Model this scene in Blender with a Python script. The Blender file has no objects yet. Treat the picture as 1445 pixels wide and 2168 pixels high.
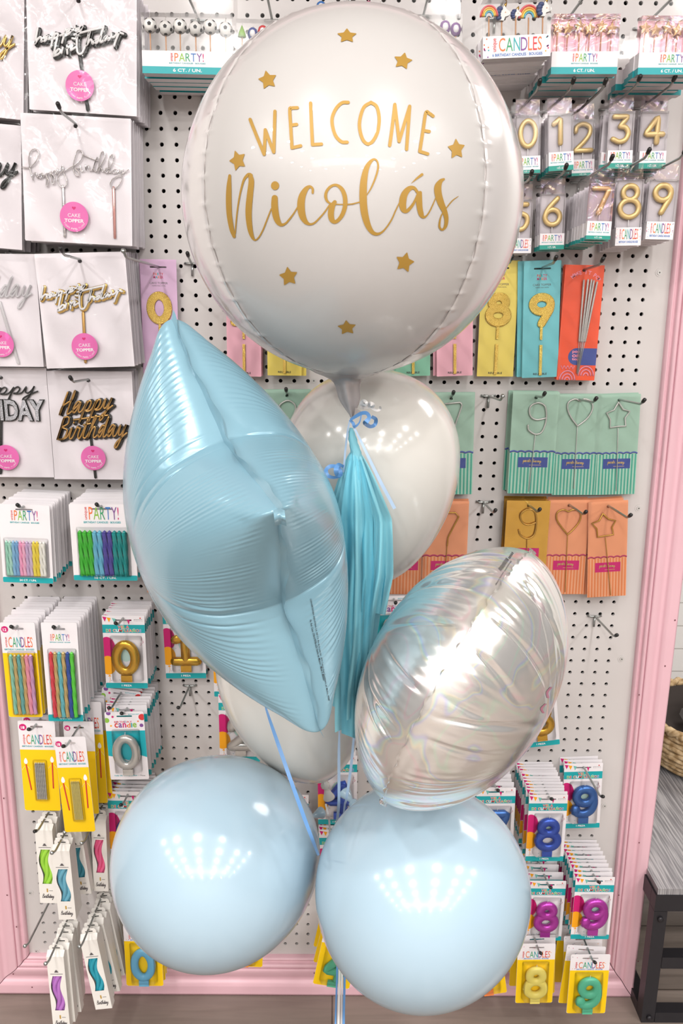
import bpy, bmesh, math, random
import numpy as np
from mathutils import Vector, Matrix, Euler
from mathutils.bvhtree import BVHTree
random.seed(7)
SC = bpy.context.scene
COL = SC.collection
PI = math.pi
# ------------------------------------------------------------------ camera
FPX, TH, YAW, ROLL, DIST, CZ = 1780.0, .2501, .0063, .0099, 1.5772, 1.515
FW = Vector((math.sin(YAW)*math.cos(TH), math.cos(YAW)*math.cos(TH), -math.sin(TH)))
R0 = Vector((math.cos(YAW), -math.sin(YAW), 0)); U0 = R0.cross(FW)
CR = R0*math.cos(ROLL)+U0*math.sin(ROLL); CU = U0*math.cos(ROLL)-R0*math.sin(ROLL)
CAMP = Vector((0, -DIST, CZ))
def ray(px, py):
    return CR*((px-722.5)/FPX)+CU*((1084-py)/FPX)+FW
def W(px, py, Y):
    d = ray(px, py); return CAMP+d*((DIST+Y)/d.y)
def depth(px, py, Y):
    d = ray(px, py); return (DIST+Y)/d.y
cam = bpy.data.cameras.new('camera'); co = bpy.data.objects.new('camera', cam); COL.objects.link(co)
cam.sensor_fit = 'VERTICAL'; cam.sensor_height = 36; cam.lens = FPX/2168*36; cam.clip_start = .02; cam.clip_end = 60
co.matrix_world = Matrix(((CR.x, CU.x, -FW.x, CAMP.x), (CR.y, CU.y, -FW.y, CAMP.y), (CR.z, CU.z, -FW.z, CAMP.z), (0, 0, 0, 1)))
SC.camera = co
# ------------------------------------------------------------------ materials
def lin(c):
    return tuple(((v/255)/12.92 if v/255 <= .04045 else ((v/255+.055)/1.055)**2.4) for v in c)+(1,)
MC = {}
def mat(name, rgb, rough=.5, metal=0, **k):
    if name in MC: return MC[name]
    m = bpy.data.materials.new(name); m.use_nodes = True; MC[name] = m
    b = m.node_tree.nodes['Principled BSDF']
    b.inputs['Base Color'].default_value = lin(rgb); b.inputs['Roughness'].default_value = rough; b.inputs['Metallic'].default_value = metal
    for kk, v in k.items(): b.inputs[kk.replace('_', ' ')].default_value = v
    return m
def N(m, t, **k):
    n = m.node_tree.nodes.new(t)
    for kk, v in k.items(): setattr(n, kk, v)
    return n
def L(m, a, b): m.node_tree.links.new(a, b)
def bump(m, scale, strength, dist=.001, detail=2, kind='NOISE'):
    b = m.node_tree.nodes['Principled BSDF']; tc = N(m, 'ShaderNodeTexCoord')
    n = N(m, 'ShaderNodeTexNoise' if kind == 'NOISE' else 'ShaderNodeTexVoronoi'); n.inputs['Scale'].default_value = scale
    if kind == 'NOISE': n.inputs['Detail'].default_value = detail
    bp = N(m, 'ShaderNodeBump'); bp.inputs['Strength'].default_value = strength; bp.inputs['Distance'].default_value = dist
    L(m, tc.outputs['Object'], n.inputs['Vector']); L(m, n.outputs[0], bp.inputs['Height']); L(m, bp.outputs[0], b.inputs['Normal'])
    return m
def noisecol(m, scale, c1, c2, lo=.4, hi=.6, stretch=(1, 1, 1), detail=3):
    b = m.node_tree.nodes['Principled BSDF']; tc = N(m, 'ShaderNodeTexCoord'); mp = N(m, 'ShaderNodeMapping'); mp.inputs['Scale'].default_value = stretch
    n = N(m, 'ShaderNodeTexNoise'); n.inputs['Scale'].default_value = scale; n.inputs['Detail'].default_value = detail
    r = N(m, 'ShaderNodeValToRGB'); r.color_ramp.elements[0].position = lo; r.color_ramp.elements[1].position = hi
    r.color_ramp.elements[0].color = lin(c1); r.color_ramp.elements[1].color = lin(c2)
    L(m, tc.outputs['Object'], mp.inputs[0]); L(m, mp.outputs[0], n.inputs['Vector']); L(m, n.outputs[0], r.inputs[0]); L(m, r.outputs[0], b.inputs['Base Color'])
    return m
def glitter(name, c1, c2):
    m = mat(name, c1, .28, .75); noisecol(m, 900, c1, c2, .35, .65, detail=1); bump(m, 1100, .9, .0006, 0, 'VOR'); return m
def film(name, base, amount, tint=None, rough=.06, hue=False, bumpy=0):
    """thin clear plastic: mostly see-through with a gloss coat"""
    if name in MC: return MC[name]
    m = bpy.data.materials.new(name); m.use_nodes = True; MC[name] = m
    nt = m.node_tree; nt.nodes.remove(nt.nodes['Principled BSDF']); out = nt.nodes['Material Output']
    t = N(m, 'ShaderNodeBsdfTransparent'); t.inputs[0].default_value = lin(tint or (250, 250, 250))
    g = N(m, 'ShaderNodeBsdfGlossy'); g.inputs['Roughness'].default_value = rough; g.inputs[0].default_value = (1, 1, 1, 1)
    lw = N(m, 'ShaderNodeFresnel'); lw.inputs['IOR'].default_value = 1.45
    ma = N(m, 'ShaderNodeMath', operation='MULTIPLY_ADD'); ma.inputs[1].default_value = amount; ma.inputs[2].default_value = base
    mx = N(m, 'ShaderNodeMixShader')
    L(m, lw.outputs[0], ma.inputs[0]); L(m, ma.outputs[0], mx.inputs[0]); L(m, t.outputs[0], mx.inputs[1]); L(m, g.outputs[0], mx.inputs[2]); L(m, mx.outputs[0], out.inputs[0])
    tc = N(m, 'ShaderNodeTexCoord')
    if bumpy:
        n = N(m, 'ShaderNodeTexNoise'); n.inputs['Scale'].default_value = 28; n.inputs['Detail'].default_value = 2; n.inputs['Distortion'].default_value = 1.2
        bp = N(m, 'ShaderNodeBump'); bp.inputs['Strength'].default_value = bumpy; bp.inputs['Distance'].default_value = .01
        L(m, tc.outputs['Object'], n.inputs['Vector']); L(m, n.outputs[0], bp.inputs['Height']); L(m, bp.outputs[0], g.inputs['Normal'])
    if hue:
        n = N(m, 'ShaderNodeTexNoise'); n.inputs['Scale'].default_value = 22; n.inputs['Distortion'].default_value = 2.5
        r = N(m, 'ShaderNodeValToRGB'); e = r.color_ramp.elements
        e[0].position = .3; e[0].color = lin((255, 190, 225)); e[1].position = .7; e[1].color = lin((190, 255, 225))
        x = r.color_ramp.elements.new(.45); x.color = lin((255, 235, 190)); x = r.color_ramp.elements.new(.55); x.color = lin((230, 200, 255))
        L(m, tc.outputs['Object'], n.inputs['Vector']); L(m, n.outputs[0], r.inputs[0]); L(m, r.outputs[0], g.inputs[0])
    return m
CLEAR = film('clear_plastic', 0, .75, tint=(255, 255, 255), rough=.1)
SLEEVE = film('clear_cellophane', 0, .6, tint=(255, 255, 255), bumpy=.14, rough=.08)
HOLO = film('iridescent_film', .05, .9, tint=(255, 246, 250), hue=True, bumpy=.5, rough=.12)
WHITE = mat('white_card', (236, 231, 234), .45)
PAPER = mat('topper_card', (240, 233, 238), .5)
CARTON = mat('white_carton', (238, 234, 228), .5)
GREYIN = mat('grey_inner_card', (214, 206, 212), .6)
TEAL = mat('teal_print', (20, 164, 170), .4)
TEALD = mat('teal_green_print', (25, 150, 135), .4)
AMTEAL = mat('aqua_print', (22, 170, 182), .4)
YEL = mat('yellow_card', (250, 205, 10), .45)
RED = mat('red_print', (214, 58, 60), .5); ORA = mat('orange_print', (236, 120, 60), .5); LIME = mat('lime_print', (140, 190, 70), .5)
GRN = mat('green_print', (60, 160, 110), .5); BLU = mat('blue_print', (60, 120, 190), .5); PUR = mat('purple_print', (130, 80, 150), .5)
MAG = mat('magenta_print', (206, 24, 112), .5); AMB = mat('amber_print', (248, 168, 22), .5); BLACK = mat('black_print', (34, 32, 34), .5)
INK = mat('ink_print', (96, 90, 92), .5); PINKW = mat('white_print', (250, 246, 248), .5)
NAVY = mat('navy_print', (60, 78, 150), .5); SKY = mat('pale_blue_print', (170, 205, 225), .5); SEA = mat('sea_green_print', (120, 190, 180), .5)
STEEL = mat('zinc_wire', (168, 172, 170), .3, .9); RUBBER = mat('black_rubber', (26, 26, 26), .45)
GOLDP = mat('gold_paint', (222, 190, 128), .35, .35); GOLDM = mat('metallic_gold', (214, 168, 60), .22, .85)
GOLDW = mat('gold_wire', (196, 156, 76), .3, .7); SILW = mat('silver_wire', (200, 200, 196), .4, .5)
GGLIT = glitter('gold_glitter', (206, 160, 50), (250, 226, 130)); SGLIT = glitter('silver_glitter', (120, 120, 126), (225, 225, 230))
# ------------------------------------------------------------------ mesh building
class MB:
    def __init__(s): s.v = []; s.f = []; s.mi = []; s.sm = []; s.mats = []
    def add(s, vs, fs, m, smooth=False):
        b = len(s.v); s.v.extend([tuple(p) for p in vs])
        if m not in s.mats: s.mats.append(m)
        i = s.mats.index(m)
        for f in fs: s.f.append(tuple(b+k for k in f)); s.mi.append(i); s.sm.append(smooth)
        return s
    def poly(s, pts, m): return s.add(pts, [tuple(range(len(pts)))], m)
    def rect(s, x0, z0, x1, z1, y, m): return s.poly([(x0, y, z0), (x1, y, z0), (x1, y, z1), (x0, y, z1)], m)
    def box(s, x0, y0, z0, x1, y1, z1, m):
        v = [(x, y, z) for x in (x0, x1) for y in (y0, y1) for z in (z0, z1)]
        return s.add(v, [(0, 1, 3, 2), (4, 6, 7, 5), (0, 4, 5, 1), (2, 3, 7, 6), (0, 2, 6, 4), (1, 5, 7, 3)], m)
    def disc(s, cx, cz, r, y, m, n=16, rz=None):
        rz = rz or r
        return s.poly([(cx+r*math.cos(2*PI*k/n), y, cz+rz*math.sin(2*PI*k/n)) for k in range(n)], m)
    def poly2(s, pts, y, m):
        a = sum(pts[i-1][0]*pts[i][1]-pts[i][0]*pts[i-1][1] for i in range(len(pts)))
        if a < 0: pts = pts[::-1]
        return s.poly([(x, y, z) for x, z in pts], m)
    def text(s, t, x0, z0, w, h, y, m, bold=0, rot=0, keep=False):
        vs, fs, bb = glyph(t, bold)
        if not vs: return s
        sx = w/max(bb[2]-bb[0], 1e-6); sz = h/max(bb[3]-bb[1], 1e-6)
        if keep: sx = sz = min(sx, sz)
        if rot: # vertical text reading upward: box given as (x0,z0,w,h) upright
            sx = h/max(bb[2]-bb[0], 1e-6); sz = w/max(bb[3]-bb[1], 1e-6)
            P = [(x0+w-(v[1]-bb[1])*sz, y, z0+(v[0]-bb[0])*sx) for v in vs]
        else: P = [(x0+(v[0]-bb[0])*sx, y, z0+(v[1]-bb[1])*sz) for v in vs]
        return s.add(P, fs, m)
    def logo(s, letters, x0, z0, w, h, y, cols, bold=0, back=None):
        ws = []
        for c in letters:
            if c == ' ': ws.append(.35); continue
            bb = glyph(c, bold)[2]; ws.append(bb[2]-bb[0]+.07)
        k = w/sum(ws); x = x0
        for i, (c, q) in enumerate(zip(letters, ws)):
            if c != ' ':
                if back: s.text(c, x-.02*k, z0-h*.07, (q-.07)*k+.04*k, h*1.14*(1.18 if c in 'Ññ' else 1), y+.0001, back, bold+.03)
                s.text(c, x, z0, (q-.07)*k, h*(1.18 if c in 'Ññ' else 1), y, cols[i % len(cols)], bold)
            x += q*k
        return s
    def ptube(s, pts, r, m, y=0, rd=None, closed=False, n=10, caps=True, expo=1.0):
        """tube along a path drawn in the x-z plane; r in that plane, rd along y"""
        rd = rd or r; P = [Vector((p[0], p[1])) for p in pts]; K = len(P); rs = r if isinstance(r, (list, tuple)) else [r]*K
        rings = []
        def nrm(i):
            a = P[(i-1) % K] if closed or i > 0 else P[i]; b = P[(i+1) % K] if closed or i < K-1 else P[i]
            t = (b-a); t = t.normalized() if t.length > 1e-9 else Vector((1, 0)); return t, Vector((-t.y, t.x))
        def ring(c, nv, rr, ry):
            o = []
            for k in range(n):
                a = 2*PI*k/n; ca, sa = math.cos(a), math.sin(a)
                ca = math.copysign(abs(ca)**expo, ca); sa = math.copysign(abs(sa)**expo, sa)
                o.append((c.x+nv.x*rr*ca, y-ry*sa, c.y+nv.y*rr*ca))
            return o
        for i in range(K):
            t, nv = nrm(i); ry = rd*rs[i]/max(rs)
            if caps and not closed and i == 0:
                for q in (.35, .75): rings.append(ring(P[i]-t*rs[i]*math.sqrt(1-q*q), nv, rs[i]*q, ry*q))
            rings.append(ring(P[i], nv, rs[i], ry))
            if caps and not closed and i == K-1:
                for q in (.75, .35): rings.append(ring(P[i]+t*rs[i]*math.sqrt(1-q*q), nv, rs[i]*q, ry*q))
        vs = [v for rg in rings for v in rg]; fs = []; M = len(rings)
        for i in range(M if closed else M-1):
            j = (i+1) % M
            for k in range(n): fs.append((i*n+k, i*n+(k+1) % n, j*n+(k+1) % n, j*n+k))
        if not closed: fs.append(tuple(range(n))[::-1]); fs.append(tuple((M-1)*n+k for k in range(n)))
        return s.add(vs, fs, m, True)
    def tube(s, pts, r, m, n=8, closed=False):
        P = [Vector(p) for p in pts]; K = len(P); rs = r if isinstance(r, (list, tuple)) else [r]*K; vs = []; up = None
        for i in range(K):
            a = P[i-1] if i or closed else P[0]; b = P[(i+1) % K] if closed or i < K-1 else P[i]; t = (b-a).normalized()
            if up is None: up = t.orthogonal().normalized()
            up = (up-t*up.dot(t)).normalized(); w = t.cross(up)
            for k in range(n): vs.append(P[i]+(up*math.cos(2*PI*k/n)+w*math.sin(2*PI*k/n))*rs[i])
        fs = []
        for i in range(K if closed else K-1):
            j = (i+1) % K
            for k in range(n): fs.append((i*n+k, i*n+(k+1) % n, j*n+(k+1) % n, j*n+k))
        if not closed: fs.append(tuple(range(n))[::-1]); fs.append(tuple((K-1)*n+k for k in range(n)))
        return s.add(vs, fs, m, True)
    def strip(s, L1, L2, m, smooth=True):
        n = len(L1); return s.add(list(L1)+list(L2), [(i, i+1, n+i+1, n+i) for i in range(n-1)], m, smooth)
    def grid(s, rows, m, wrapu=False, smooth=True):
        R, Cn = len(rows), len(rows[0]); fs = []
        for i in range(R-1):
            for j in range(Cn if wrapu else Cn-1):
                k = (j+1) % Cn; fs.append((i*Cn+j, i*Cn+k, (i+1)*Cn+k, (i+1)*Cn+j))
        return s.add([p for r in rows for p in r], fs, m, smooth)
    def mesh(s, name):
        me = bpy.data.meshes.new(name); me.from_pydata(s.v, [], s.f)
        for m in s.mats: me.materials.append(m)
        me.polygons.foreach_set('material_index', s.mi); me.polygons.foreach_set('use_smooth', s.sm); me.update(); return me
    def build(s, name, parent=None, mw=None):
        o = bpy.data.objects.new(name, s.mesh(name)); COL.objects.link(o)
        if parent: o.parent = parent
        if mw is not None: o.matrix_world = mw
        return o
GC = {}
def glyph(t, bold=0):
    if (t, bold) in GC: return GC[(t, bold)]
    cu = bpy.data.curves.new('t', 'FONT'); cu.body = t; cu.offset = bold; cu.resolution_u = 3
    ob = bpy.data.objects.new('t', cu); me = ob.to_mesh()
    vs = [(v.co.x, v.co.y) for v in me.vertices]; fs = [tuple(p.vertices) for p in me.polygons]
    ob.to_mesh_clear(); bpy.data.objects.remove(ob); bpy.data.curves.remove(cu)
    # faces must look along -y once laid in the x-z plane
    out = []
    for f in fs:
        a = sum(vs[f[i-1]][0]*vs[f[i]][1]-vs[f[i]][0]*vs[f[i-1]][1] for i in range(len(f)))
        out.append(f if a > 0 else f[::-1])
    bb = (min(v[0] for v in vs), min(v[1] for v in vs), max(v[0] for v in vs), max(v[1] for v in vs)) if vs else (0, 0, 1, 1)
    GC[(t, bold)] = (vs, out, bb); return GC[(t, bold)]
def catmull(pts, n=6, closed=False):
    P = [np.array(p, float) for p in pts]; K = len(P); out = []
    for i in range(K if closed else K-1):
        p1, p2 = P[i], P[(i+1) % K]
        p0 = P[i-1] if (i or closed) else 2*p1-p2; p3 = P[(i+2) % K] if (closed or i < K-2) else 2*p2-p1
        for k in range(n):
            t = k/n; out.append(.5*(2*p1+(p2-p0)*t+(2*p0-5*p1+4*p2-p3)*t*t+(3*p1-p0-3*p2+p3)*t**3))
    if not closed: out.append(P[-1])
    return [tuple(p) for p in out]
def ell(cx, cz, rx, rz, a0=0, a1=360, n=28):
    return [(cx+rx*math.cos(math.radians(a0+(a1-a0)*k/n)), cz+rz*math.sin(math.radians(a0+(a1-a0)*k/n))) for k in range(n if abs(a1-a0) == 360 else n+1)]
def rr(x0, z0, x1, z1, r, n=4):
    o = []
    for cx, cz, a in ((x1-r, z1-r, 0), (x0+r, z1-r, 90), (x0+r, z0+r, 180), (x1-r, z0+r, 270)):
        for k in range(n+1): o.append((cx+r*math.cos(math.radians(a+90*k/n)), cz+r*math.sin(math.radians(a+90*k/n))))
    return o
BC = {}
def body(mb, w, h, r, t, m, slot=None, yf=0):
    """a card: rounded outline, thickness t behind yf, with a punched hanging slot"""
    key = (round(w, 4), round(h, 4), r, slot)
    if key not in BC:
        bm = bmesh.new(); loops = [rr(-w/2, 0, w/2, h, r)]
        if slot:
            sx, sz, sw, sh = slot; loops.append(rr(sx-sw/2, sz-sh/2, sx+sw/2, sz+sh/2, sh*.45, 3))
        for lp in loops:
            vv = [bm.verts.new((x, 0, z)) for x, z in lp]
            for i in range(len(vv)): bm.edges.new((vv[i-1], vv[i]))
        bmesh.ops.triangle_fill(bm, use_beauty=True, edges=bm.edges[:]); bm.verts.index_update()
        fs = []
        for f in bm.faces:
            f.normal_update(); ids = [v.index for v in f.verts]; fs.append(ids if f.normal.y < 0 else ids[::-1])
        BC[key] = ([tuple(v.co) for v in bm.verts], fs, [len(l) for l in loops]); bm.free()
    vs, fs, ln = BC[key]; n = len(vs)
    V = [(x, yf, z) for x, _, z in vs]+[(x, yf+t, z) for x, _, z in vs]
    F = [tuple(f) for f in fs]+[tuple(n+i for i in f[::-1]) for f in fs]; b = 0
    for q in ln:
        for i in range(q): F.append((b+i, b+(i+1) % q, n+b+(i+1) % q, n+b+i)[::-1])
        b += q
    return mb.add(V, F, m)
# ------------------------------------------------------------------ things
NUMW = dict(zip('0 1 2 3 4 5 6 7 8 9 12 18 24'.split(), 'zero one two three four five six seven eight nine twelve eighteen twenty-four'.split()))
def words(t): return ' '.join(NUMW.get(w, w) for w in t.split(' '))
SHORT = {'number candle card behind the left blue balloon next to the lower knot': 'number candle card beside the lower balloon knot', 'gold glitter number topper on a pink card left of the lemon one': 'pink glitter topper card left of the lemon one', 'gold glitter number topper on a lemon card under the lettered balloon': 'lemon glitter topper card under the lettered balloon', 'gold glitter number topper on a mint card under the lettered balloon': 'mint glitter topper card under the lettered balloon',
 'gold glitter number topper on a pink card right of the mint one': 'pink glitter topper card right of the mint one', 'iridescent box of gold star candles cut by the right photo edge': 'star candle box at the right photo edge', 'orange sparkler card mostly hidden left of the star balloon': 'hidden orange sparkler card left of the star balloon', 'number candle card between the two blue balloons': 'number candle card between the blue balloons'}
def short(d):
    if d in SHORT: return SHORT[d]
    for c in (' on a ', ' on an ', ' half ', ' mostly ', ' tilted ', ' in a ', ' in green', ' with ', ' cut by', ' hidden', ' seen ', ', '):
        if c in d: d = d.split(c)[0]
    return d
def tag(o, label, cat, group=None):
    o['label'] = words(label); o['category'] = cat
    if group: o['group'] = words(group)
    return o
def struct(o): o['kind'] = 'structure'; return o
class Fr: pass
def frame(top, bot, wpx, Y):
    f = Fr(); a = W(top[0], top[1], Y); b = W(bot[0], bot[1], Y); f.h = (a-b).length
    f.w = wpx*depth((top[0]+bot[0])/2, (top[1]+bot[1])/2, Y)/FPX; up = (a-b).normalized(); rt = Vector((up.z, 0, -up.x))
    f.Y = Y; f.top = a; f.mw = Matrix(((rt.x, 0, up.x, b.x), (rt.y, 1, up.y, b.y), (rt.z, 0, up.z, b.z), (0, 0, 0, 1))); f.inv = f.mw.inverted(); return f
def loc(f, px, py):
    p = f.inv @ W(px, py, f.Y); return (p.x, p.z)
def locs(f, pts): return [loc(f, *p) for p in pts]
def root(name, f, label, cat, group=None):
    o = bpy.data.objects.new(name, None); o.empty_display_size = .02; COL.objects.link(o); o.matrix_world = f.mw
    return tag(o, label, cat, group)
HK = {}
def hook(p, Lh, label, base=True, silver=False):
    """peg hook: cross bar and down leg on the board, arm out to the front, rubber tip"""
    o = bpy.data.objects.new('peg_hook', None); o.empty_display_size = .02; COL.objects.link(o); o.location = (p.x, 0, p.z)
    tag(o, label, 'hook', 'peg hooks on the pegboard')
    key = (round(Lh, 3), silver)
    if key not in HK:
        mb = MB(); r = .0021
        arm = [(0, -.004, .0), (0, -.012, .0005), (0, -(Lh-.022), .006), (0, -(Lh-.014), .0085), (0, -(Lh-.004), .0145)]
        mb.tube(arm, r, STEEL, 8)
        mb.tube([(-.0127, .004, .0015), (-.0127, -.003, .0), (-.008, -.0045, -.0), (.008, -.0045, -.0), (.0127, -.003, 0), (.0127, .004, .0015)], r, STEEL, 8)
        mb.tube([(0, -.0045, -.001), (0, -.0045, -.022)], r, STEEL, 8)
        tb = MB(); a = Vector(arm[-2]); b = Vector(arm[-1]); d = (b-a).normalized()
        if silver: tb.tube([b-d*.002, b-d*.001, b+d*.001, b+d*.003, b+d*.004], [.0022, .0034, .004, .0034, .0012], STEEL, 10)
        else: tb.tube([b-d*.007, b-d*.006, b-d*.001, b+d*.003, b+d*.0046, b+d*.0052], [.0026, .0032, .0034, .0034, .0026, .0008], RUBBER, 10)
        HK[key] = (mb.mesh('wire'), tb.mesh('tip'))
    for nm, me in zip(('wire', 'tip'), HK[key]):
        c = bpy.data.objects.new(nm, me); COL.objects.link(c); c.parent = o
    return o
def stack(f, n, dy, me, name, label, cat, group, jx=.0012, jr=.010, pivot=None, droop=0):
    """n copies hanging behind the front one on the same hook, each its own object"""
    for k in range(1, n+1):
        o = bpy.data.objects.new(name, me); COL.objects.link(o)
        a = random.gauss(0, jr); T = Matrix.Translation((random.gauss(0, jx), k*dy+random.uniform(-.15, .15)*dy, random.gauss(0, .0006)-droop*k))
        Pv = Matrix.Translation((0, 0, f.h*.93))
        o.matrix_world = f.mw @ T @ Pv @ Matrix.Rotation(a, 4, 'Y') @ Pv.inverted(); tag(o, label, cat, group)
# ------------------------------------------------------------------ the room
WALLM = mat('pegboard_paint', (214, 208, 206), .42)
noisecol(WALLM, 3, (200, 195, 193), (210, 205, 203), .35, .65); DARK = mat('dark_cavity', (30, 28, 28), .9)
def pegboard():
    mb = MB(); g = .0254; r = .0036; ox, oz = -.0042, .0006+CZ
    i0, i1 = math.ceil((-.660-ox)/g), math.floor((.574-ox)/g); j0, j1 = math.ceil((.105-oz)/g), math.floor((2.36-oz)/g)
    X0, X1, Z0, Z1 = ox+(i0-.5)*g, ox+(i1+.5)*g, oz+(j0-.5)*g, oz+(j1+.5)*g
    v, f, wf = [], [], []
    arc = [(r*math.cos(2*PI*k/12+PI/4), r*math.sin(2*PI*k/12+PI/4)) for k in range(12)]
    for i in range(i0, i1+1):
        for j in range(j0, j1+1):
            cx, cz = ox+i*g, oz+j*g; b = len(v); q = g/2
            v += [(cx+q, 0, cz+q), (cx-q, 0, cz+q), (cx-q, 0, cz-q), (cx+q, 0, cz-q)]
            v += [(cx+a, 0, cz+c) for a, c in arc]+[(cx+a, .006, cz+c) for a, c in arc]
            for k in range(4):
                f.append((b+k, b+(k+1) % 4)+tuple(b+4+(3*(k+1)-m) % 12 for m in range(4)))
            wf += [(b+4+k, b+4+(k+1) % 12, b+16+(k+1) % 12, b+16+k) for k in range(12)]
    mb.add(v, f+wf, WALLM)
    A, B, Cc, Dd = -.69, .640, .06, 2.45
    for x0, z0, x1, z1 in ((A, Cc, X0, Dd), (X1, Cc, B, Dd), (X0, Cc, X1, Z0), (X0, Z1, X1, Dd)): mb.rect(x0, z0, x1, z1, 0, WALLM)
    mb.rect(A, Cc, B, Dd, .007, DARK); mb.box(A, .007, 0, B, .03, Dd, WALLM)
    o = struct(mb.build('wall_back')); sm = MB()
    SCW = mat('screw_head', (205, 203, 200), .4, .3)
    for px, py in ((1351, 1076), (1315, 1395), (1279, 1706), (1395, 577), (64, 1890), (77, 2013), (664, 806)):
        p = W(px, py, 0); n = 14
        for rr_, y0 in ((.0075, -.0006), (.0042, -.0016)):
            sm.poly([(p.x+rr_*math.cos(2*PI*k/n), y0, p.z+rr_*math.sin(2*PI*k/n)) for k in range(n)], WALLM if rr_ > .005 else SCW)
            sm.add([(p.x+rr_*math.cos(2*PI*k/n), y, p.z+rr_*math.sin(2*PI*k/n)) for y in (y0, .0) for k in range(n)], [(k, (k+1) % n, n+(k+1) % n, n+k) for k in range(n)], SCW)
        sm.rect(p.x-.0016, p.z-.0004, p.x+.0016, p.z+.0004, -.0018, DARK); sm.rect(p.x-.0004, p.z-.0016, p.x+.0004, p.z+.0016, -.0018, DARK)
    sm.build('screw_head', o)
pegboard()
PINK = mat('pink_trim_paint', (226, 183, 193), .34); bump(PINK, 14, .12, .004, 2)
PROF = [(0, 0), (0, .010), (.004, .0135), (.008, .012), (.0105, .0125), (.013, .0185), (.018, .0205), (.0215, .018), (.0225, .016), (.024, .0205), (.030, .0215), (.040, .019), (.048, .0155), (.055, .0155), (.060, .0195), (.066, .022), (.071, .0225), (.091, .0225), (.091, -.03)]
PROF = [PROF[0]]+catmull(PROF[1:-1], 4)+[PROF[-1]]
NAILM = mat('nail_dimple', (120, 70, 80), .7)
XL, XR, ZB = -.675, .6115, .092
XLt, XRt = -.660, .5925
def trim(name, path, nails):
    """profile swept between two mitred ends; path gives per profile point the two ends"""
    mb = MB(); A = [path(s, 0) for s, _ in PROF]; B = [path(s, 1) for s, _ in PROF]; ds = [d for _, d in PROF]
    va = [(a[0], -d, a[1]) for a, d in zip(A, ds)]; vb = [(b[0], -d, b[1]) for b, d in zip(B, ds)]; K = len(PROF)
    mb.add(va+vb, [(i, i+1, K+i+1, K+i) for i in range(K-1)], PINK, True); mb.add(va+vb, [tuple(range(K)), tuple(range(K, 2*K))], PINK)
    for px, py in nails:
        p = W(px, py, -.0228); mb.disc(p.x, p.z, .0016, -.0232, NAILM, 8, .0019)
    return struct(mb.build(name))
G = .0006
def lp(s, e): return (XL-s-G, ZB-s+G) if e == 0 else (XLt-s, 2.5)
def rp(s, e): return (XR+s*.66+G, ZB-s+G) if e == 0 else (XRt+s, 2.5)
def bp(s, e): return (XL-s+G, ZB-s-G) if e == 0 else (XR+s*.66-G, ZB-s-G)
trim('trim_left', lp, [(8, 1690), (15, 1895), (35, 1962), (28, 2062)]); 
trim('trim_right', rp, [(1352, 1471), (1352, 1784), (1309, 1895), (1350, 2035), (1340, 2092), (1407, 1410), (1428, 1313)])
trim('trim_bottom', bp, [(68, 2090), (665, 2060)])
mb = MB(); mb.box(-.79, -.20, 2.13, .76, .03, 2.20, PINK); struct(mb.build('added_canopy'))  # unseen canopy board, added to shade the top of the pegboard
FLM = mat('floor_tile', (152, 140, 132), .22)
def floor_mat():
    m = FLM; b = m.node_tree.nodes['Principled BSDF']; tc = N(m, 'ShaderNodeTexCoord')
    br = N(m, 'ShaderNodeTexBrick'); br.inputs['Scale'].default_value = 1; br.inputs['Mortar Size'].default_value = .002; br.inputs['Brick Width'].default_value = .9; br.inputs['Row Height'].default_value = .2
    br.inputs['Color1'].default_value = lin((150, 138, 130)); br.inputs['Color2'].default_value = lin((134, 123, 116)); br.inputs['Mortar'].default_value = lin((96, 86, 80))
    mp = N(m, 'ShaderNodeMapping'); mp.inputs['Scale'].default_value = (2.2, 30, 1); n = N(m, 'ShaderNodeTexNoise'); n.inputs['Scale'].default_value = 1.6; n.inputs['Detail'].default_value = 6; n.inputs['Distortion'].default_value = .8
    r = N(m, 'ShaderNodeValToRGB'); r.color_ramp.elements[0].color = (.62, .60, .58, 1); r.color_ramp.elements[1].color = (1.1, 1.08, 1.05, 1)
    mx = N(m, 'ShaderNodeMix', data_type='RGBA', blend_type='MULTIPLY'); mx.inputs[0].default_value = 1
    L(m, tc.outputs['Object'], br.inputs['Vector']); L(m, tc.outputs['Object'], mp.inputs[0]); L(m, mp.outputs[0], n.inputs['Vector']); L(m, n.outputs[0], r.inputs[0])
    L(m, br.outputs[0], mx.inputs[6]); L(m, r.outputs[0], mx.inputs[7]); L(m, mx.outputs[2], b.inputs['Base Color'])
floor_mat()
mb = MB(); mb.poly([(-6, -8, 0), (6, -8, 0), (6, 3, 0), (-6, 3, 0)], FLM); struct(mb.build('floor'))
CEILM = mat('ceiling_paint', (232, 230, 226), .8); mb = MB(); mb.poly([(-6, -8, 3.1), (-6, 3, 3.1), (6, 3, 3.1), (6, -8, 3.1)], CEILM); struct(mb.build('ceiling'))
REARM = mat('shop_wall_paint', (216, 211, 208), .6); mb = MB(); mb.rect(-6, 0, 6, 3.1, -8, REARM); struct(mb.build('wall_rear'))
TILEM = mat('white_wall_tile', (244, 242, 240), .25)
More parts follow.
